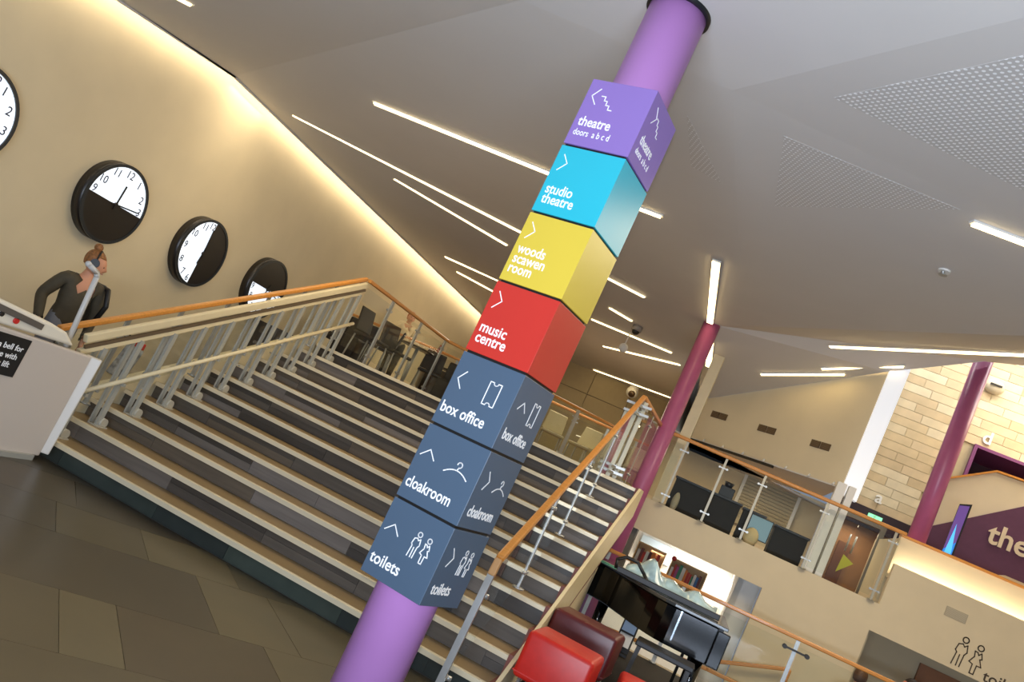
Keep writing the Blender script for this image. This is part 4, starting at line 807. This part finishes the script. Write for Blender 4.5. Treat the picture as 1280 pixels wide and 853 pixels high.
def person(base, f, height, shirt, trousers, hair, label, arms=None, stride=.0, bun=False, lean=0.0, face=None, skin=(206, 150, 118)):
    """standing person, base on the floor, facing f"""
    t = thing('person', label, 'person', base)
    f = Vector(f).normalized(); r = f.cross(ZV).normalized(); k = height / 1.70
    def P(x, y, z): return tuple(Vector((0, 0, 0)) + (r * x + f * (y + lean * z) + ZV * z) * k)
    SK = mat('skin_%d' % skin[0], skin, .55)
    J = {'pelvis': P(0, 0, .95), 'belly': P(0, .01, 1.08), 'chest': P(0, 0, 1.28), 'neckb': P(0, -.01, 1.43), 'neck': P(0, .0, 1.50), 'crown': P(0, .015, 1.56)}
    Rr = {'pelvis': (.15, .11), 'belly': (.135, .10), 'chest': (.155, .11), 'neckb': .075, 'neck': .052, 'crown': .05}
    Bn = [('pelvis', 'belly'), ('belly', 'chest'), ('chest', 'neckb'), ('neckb', 'neck'), ('neck', 'crown')]
    for s2, nm in ((-1, 'l'), (1, 'r')):
        A_ = (arms or {}).get(nm, ((.24, 0, 1.15), (.26, .04, .90)))
        sg = s2
        el = (A_[0][0] * sg, A_[0][1], A_[0][2]); wr_ = (A_[1][0] * sg, A_[1][1], A_[1][2])
        J['sh' + nm] = P(.17 * sg, 0, 1.385); J['el' + nm] = P(*el); J['wr' + nm] = P(*wr_)
        dv = (Vector(wr_) - Vector(el)).normalized(); pm = Vector(wr_) + dv * .07; J['pa' + nm] = P(*pm)
        Rr.update({'sh' + nm: .058, 'el' + nm: .040, 'wr' + nm: .027, 'pa' + nm: (.035, .018)})
        Bn += [('chest', 'sh' + nm), ('sh' + nm, 'el' + nm), ('el' + nm, 'wr' + nm), ('wr' + nm, 'pa' + nm)]
        for q, (off, ln) in enumerate(((-.026, .075), (-.009, .085), (.009, .08), (.026, .065))):
            a_ = pm + Vector((0, off, 0)) + dv * .02; b2 = a_ + dv * ln * .5; c2 = b2 + (dv + Vector((0, .0, 0)) + Vector((-.35 * sg, 0, 0))).normalized() * ln * .5
            J['f%d%s' % (q, nm)] = P(*b2); J['g%d%s' % (q, nm)] = P(*c2); Rr['f%d%s' % (q, nm)] = .0095; Rr['g%d%s' % (q, nm)] = .008
            Bn += [('pa' + nm, 'f%d%s' % (q, nm)), ('f%d%s' % (q, nm), 'g%d%s' % (q, nm))]
        th = Vector(wr_) + dv * .03 + Vector((0, .035, 0)); th2 = th + dv * .035 + Vector((0, .012, 0)); J['t' + nm] = P(*th); J['u' + nm] = P(*th2); Rr['t' + nm] = .011; Rr['u' + nm] = .009
        Bn += [('wr' + nm, 't' + nm), ('t' + nm, 'u' + nm)]
        sd = stride * sg
        J['hp' + nm] = P(.09 * sg, 0, .90); J['kn' + nm] = P(.095 * sg, sd * .5 + .02, .50); J['an' + nm] = P(.095 * sg, sd, .09); J['to' + nm] = P(.10 * sg, sd + .14, .035)
        Rr.update({'hp' + nm: .085, 'kn' + nm: .055, 'an' + nm: .038, 'to' + nm: .035})
        Bn += [('pelvis', 'hp' + nm), ('hp' + nm, 'kn' + nm), ('kn' + nm, 'an' + nm), ('an' + nm, 'to' + nm)]
    bd = skin_body('body', J, Bn, Rr, SK, t)
    # clothes: same skeleton a little larger, ending at neckline, cuffs, waist and hems
    dg = bpy.context.evaluated_depsgraph_get(); bme = bpy.data.meshes.new_from_object(bd.evaluated_get(dg))
    def cloth(name, keys, m, g, extra={}):
        segs = [(Vector(J[a]), Vector(J[b]), a in keys and b in keys) for a, b in Bn]
        inside = []
        for v in bme.vertices:
            best = None
            for a, b, ok in segs:
                ab = b - a; q = a + ab * max(0, min(1, (v.co - a).dot(ab) / ab.length_squared)); dd_ = (v.co - q).length
                if best is None or dd_ < best[0]: best = (dd_, ok)
            okv = best[1]
            if name == 'shirt':
                loc = v.co; side = abs(loc.dot(r)); fr = loc.dot(f) - lean * loc.z
                if loc.z / k > 1.445: okv = False
                if fr > .02 and side / k < (loc.z / k - 1.28) * .55: okv = False
                if loc.z / k < 1.445 and loc.z / k > .84 and not okv and side / k < .2 and not (fr > .02 and side / k < (loc.z / k - 1.28) * .55): okv = True
            inside.append(okv)
        vs = [v.co + v.normal * (g if i_ else g * .2) for v, i_ in zip(bme.vertices, inside)]
        fs = [tuple(p.vertices) for p in bme.polygons if sum(inside[q] for q in p.vertices) >= 3]
        used = sorted({q for f_ in fs for q in f_}); mp = {q: i_ for i_, q in enumerate(used)}
        me = bpy.data.meshes.new(name); me.from_pydata([tuple(vs[q]) for q in used], [], [tuple(mp[q] for q in f_) for f_ in fs]); me.materials.append(m)
        for p in me.polygons: p.use_smooth = True
        o = bpy.data.objects.new(name, me); COL.objects.link(o); o.parent = t
        so_ = o.modifiers.new('thick', 'SOLIDIFY'); so_.thickness = .004; so_.offset = 1
        return o
    cloth('shirt', ['chest', 'belly', 'pelvis', 'neckb', 'shl', 'ell', 'wrl', 'shr', 'elr', 'wrr'], shirt, .014)
    cloth('trousers', ['pelvis', 'hpl', 'knl', 'anl', 'hpr', 'knr', 'anr'], trousers, .016)
    hf = Vector(face or f).normalized(); hc = Vector(P(0, .02, 1.59))
    sv = MB()
    h = head_mesh(hc + wl(t), hf, SK, t)
    hr = hf.cross(ZV).normalized(); hb = MB(); hb.ball((0, 0, 0), 1, 26, 18); vs = []
    for v in hb.v:
        x, y, z = v; cut = 1.0
        Y = y * .104 - .016; Z = z * .122 + .012; X = x * .087
        if y > .35 and z < .45: cut = .80; 
        vs.append(hc + wl(t) + hr * X * cut + hf * (Y if cut == 1 else Y * .55 - .02) + ZV * (Z * (1 if z > -.55 else .75)))
    hb.v = vs
    if bun: 
        n0 = len(hb.v); hb.ball(hc + wl(t) - hf * .045 + ZV * .145, .042, 14, 10)
    hb.build('hair', hair, t)
    sh_ = MB()
    for nm in 'lr':
        a = Vector(J['an' + nm]); b = Vector(J['to' + nm]); dd = (b - a); dd.z = 0; dd.normalize()
        n0 = len(sh_.v); sh_.ball((0, 0, 0), 1, 14, 8)
        for q in range(n0, len(sh_.v)): v = sh_.v[q]; sh_.v[q] = a + dd * .05 + dd * v.y * .135 + dd.cross(ZV) * v.x * .05 + ZV * (max(v.z, -.75) * .06 - a.z + .047)
    for q in range(len(sh_.v)): sh_.v[q] = sh_.v[q] + wl(t)
    sh_.build('shoes', mat('shoe', (60, 54, 50), .5), t)
    return t, hc + wl(t), hf, P
OLV = mat('olive_shirt', (74, 66, 50), .8, var=.12, scale=14, bump=.1); JNS = mat('grey_jeans', (110, 112, 118), .8, var=.1); HBR = mat('auburn_hair', (140, 92, 50), .6, var=.5, scale=40, bump=.3)
wp, hc, hf, PP = person((-6.30, 6.70, 0), (0.93, -0.36, 0), 1.70, OLV, JNS, HBR, 'woman in an olive shirt with hair bun and black headphones walking beside the stairs',
                    arms={'r': ((.27, -.07, 1.13), (.25, .08, .90)), 'l': ((.24, .02, 1.14), (.22, .10, .90))}, stride=.22, bun=True, lean=.05, face=(0.8, 0.6, -.12), skin=(208, 148, 116))
hr = hf.cross(ZV)
MB().path([hc + hr * .092 - ZV * .0, hc + hr * .08 + ZV * .08, hc + hr * .04 + ZV * .128, hc - hr * .04 + ZV * .128, hc - hr * .08 + ZV * .08, hc - hr * .092], .009).tube(hc + hr * .075, hc + hr * .11, .042, n=18).tube(hc - hr * .075, hc - hr * .11, .042, n=18).build('headphones', SATIN, wp)
wf = Vector((0.93, -.36, 0)).normalized(); wr0 = wf.cross(ZV); w0 = Vector((-6.30, 6.70, 0)) - wr0 * .06 + wf * .05
rk = MB().obox(w0 - wf * .21 - wr0 * .10 + ZV * 1.22, wr0 * .14, wf * .07, ZV * .21).path([w0 - wr0 * .13 - wf * .1 + ZV * 1.41, w0 - wr0 * .15 + wf * .10 + ZV * 1.40, w0 - wr0 * .17 + wf * .165 + ZV * 1.25, w0 - wr0 * .18 + wf * .06 + ZV * 1.02], .026).build('backpack', SATIN, bevel=.03)
tag(rk, 'black backpack worn by the woman with headphones', 'backpack')
bg = thing('tote_bag', 'pale patterned tote bag with a red top seen under the lift rail', 'bag', (-6.2, 7.55, 0.6))
MB().prism([(-6.1, 7.45, .62), (-6.05, 7.62, .60), (-6.02, 7.66, .96), (-6.06, 7.50, .98)], (-.08, 0, 0)).build('bag_body', mat('patterned_cloth', (168, 166, 164), .8, var=.45, scale=16), bg, bevel=.012)
MB().obox((-6.08, 7.60, 1.0), (.05, 0, 0), (0, .055, 0), (0, 0, .035)).build('red_top', mat('red_cloth', (196, 50, 40), .7), bg, bevel=.01)
MB().path([(-6.08, 7.50, .98), (-6.08, 7.48, 1.05), (-6.08, 7.36, 1.08), (-6.0, 7.0, 1.0), (-5.97, 6.9, .92)], .008).build('handle', SATIN, bg)
CRM = mat('cream_top', (232, 214, 176), .8, var=.05)
person((-7.0, 15.7, ZU), (.6, -.7, 0), 1.52, CRM, mat('dark_trousers', (40, 34, 32), .8), mat('ginger_hair', (190, 110, 60), .6, var=.2, scale=40), 'distant person in a cream top with ginger hair behind the gallery rail', skin=(220, 168, 136))
person((2.36, 11.98, -0.6), (.3, 1, 0), 1.66, mat('dark_top', (50, 44, 50), .8), mat('dark_trousers', ()), mat('brown_hair', (84, 58, 36), .6, var=.3, scale=40), 'person with bushy brown hair, head just showing at the bottom edge under the oak rail')
person((2.98, 12.15, -0.6), (-.9, .6, 0), 1.80, mat('pink_top', (180, 110, 100), .8), mat('dark_trousers', ()), mat('black_hair', (40, 28, 22), .6, var=.3, scale=40), 'person with dark hair, head half hidden behind the oak rail at the bottom edge', skin=(214, 140, 116))
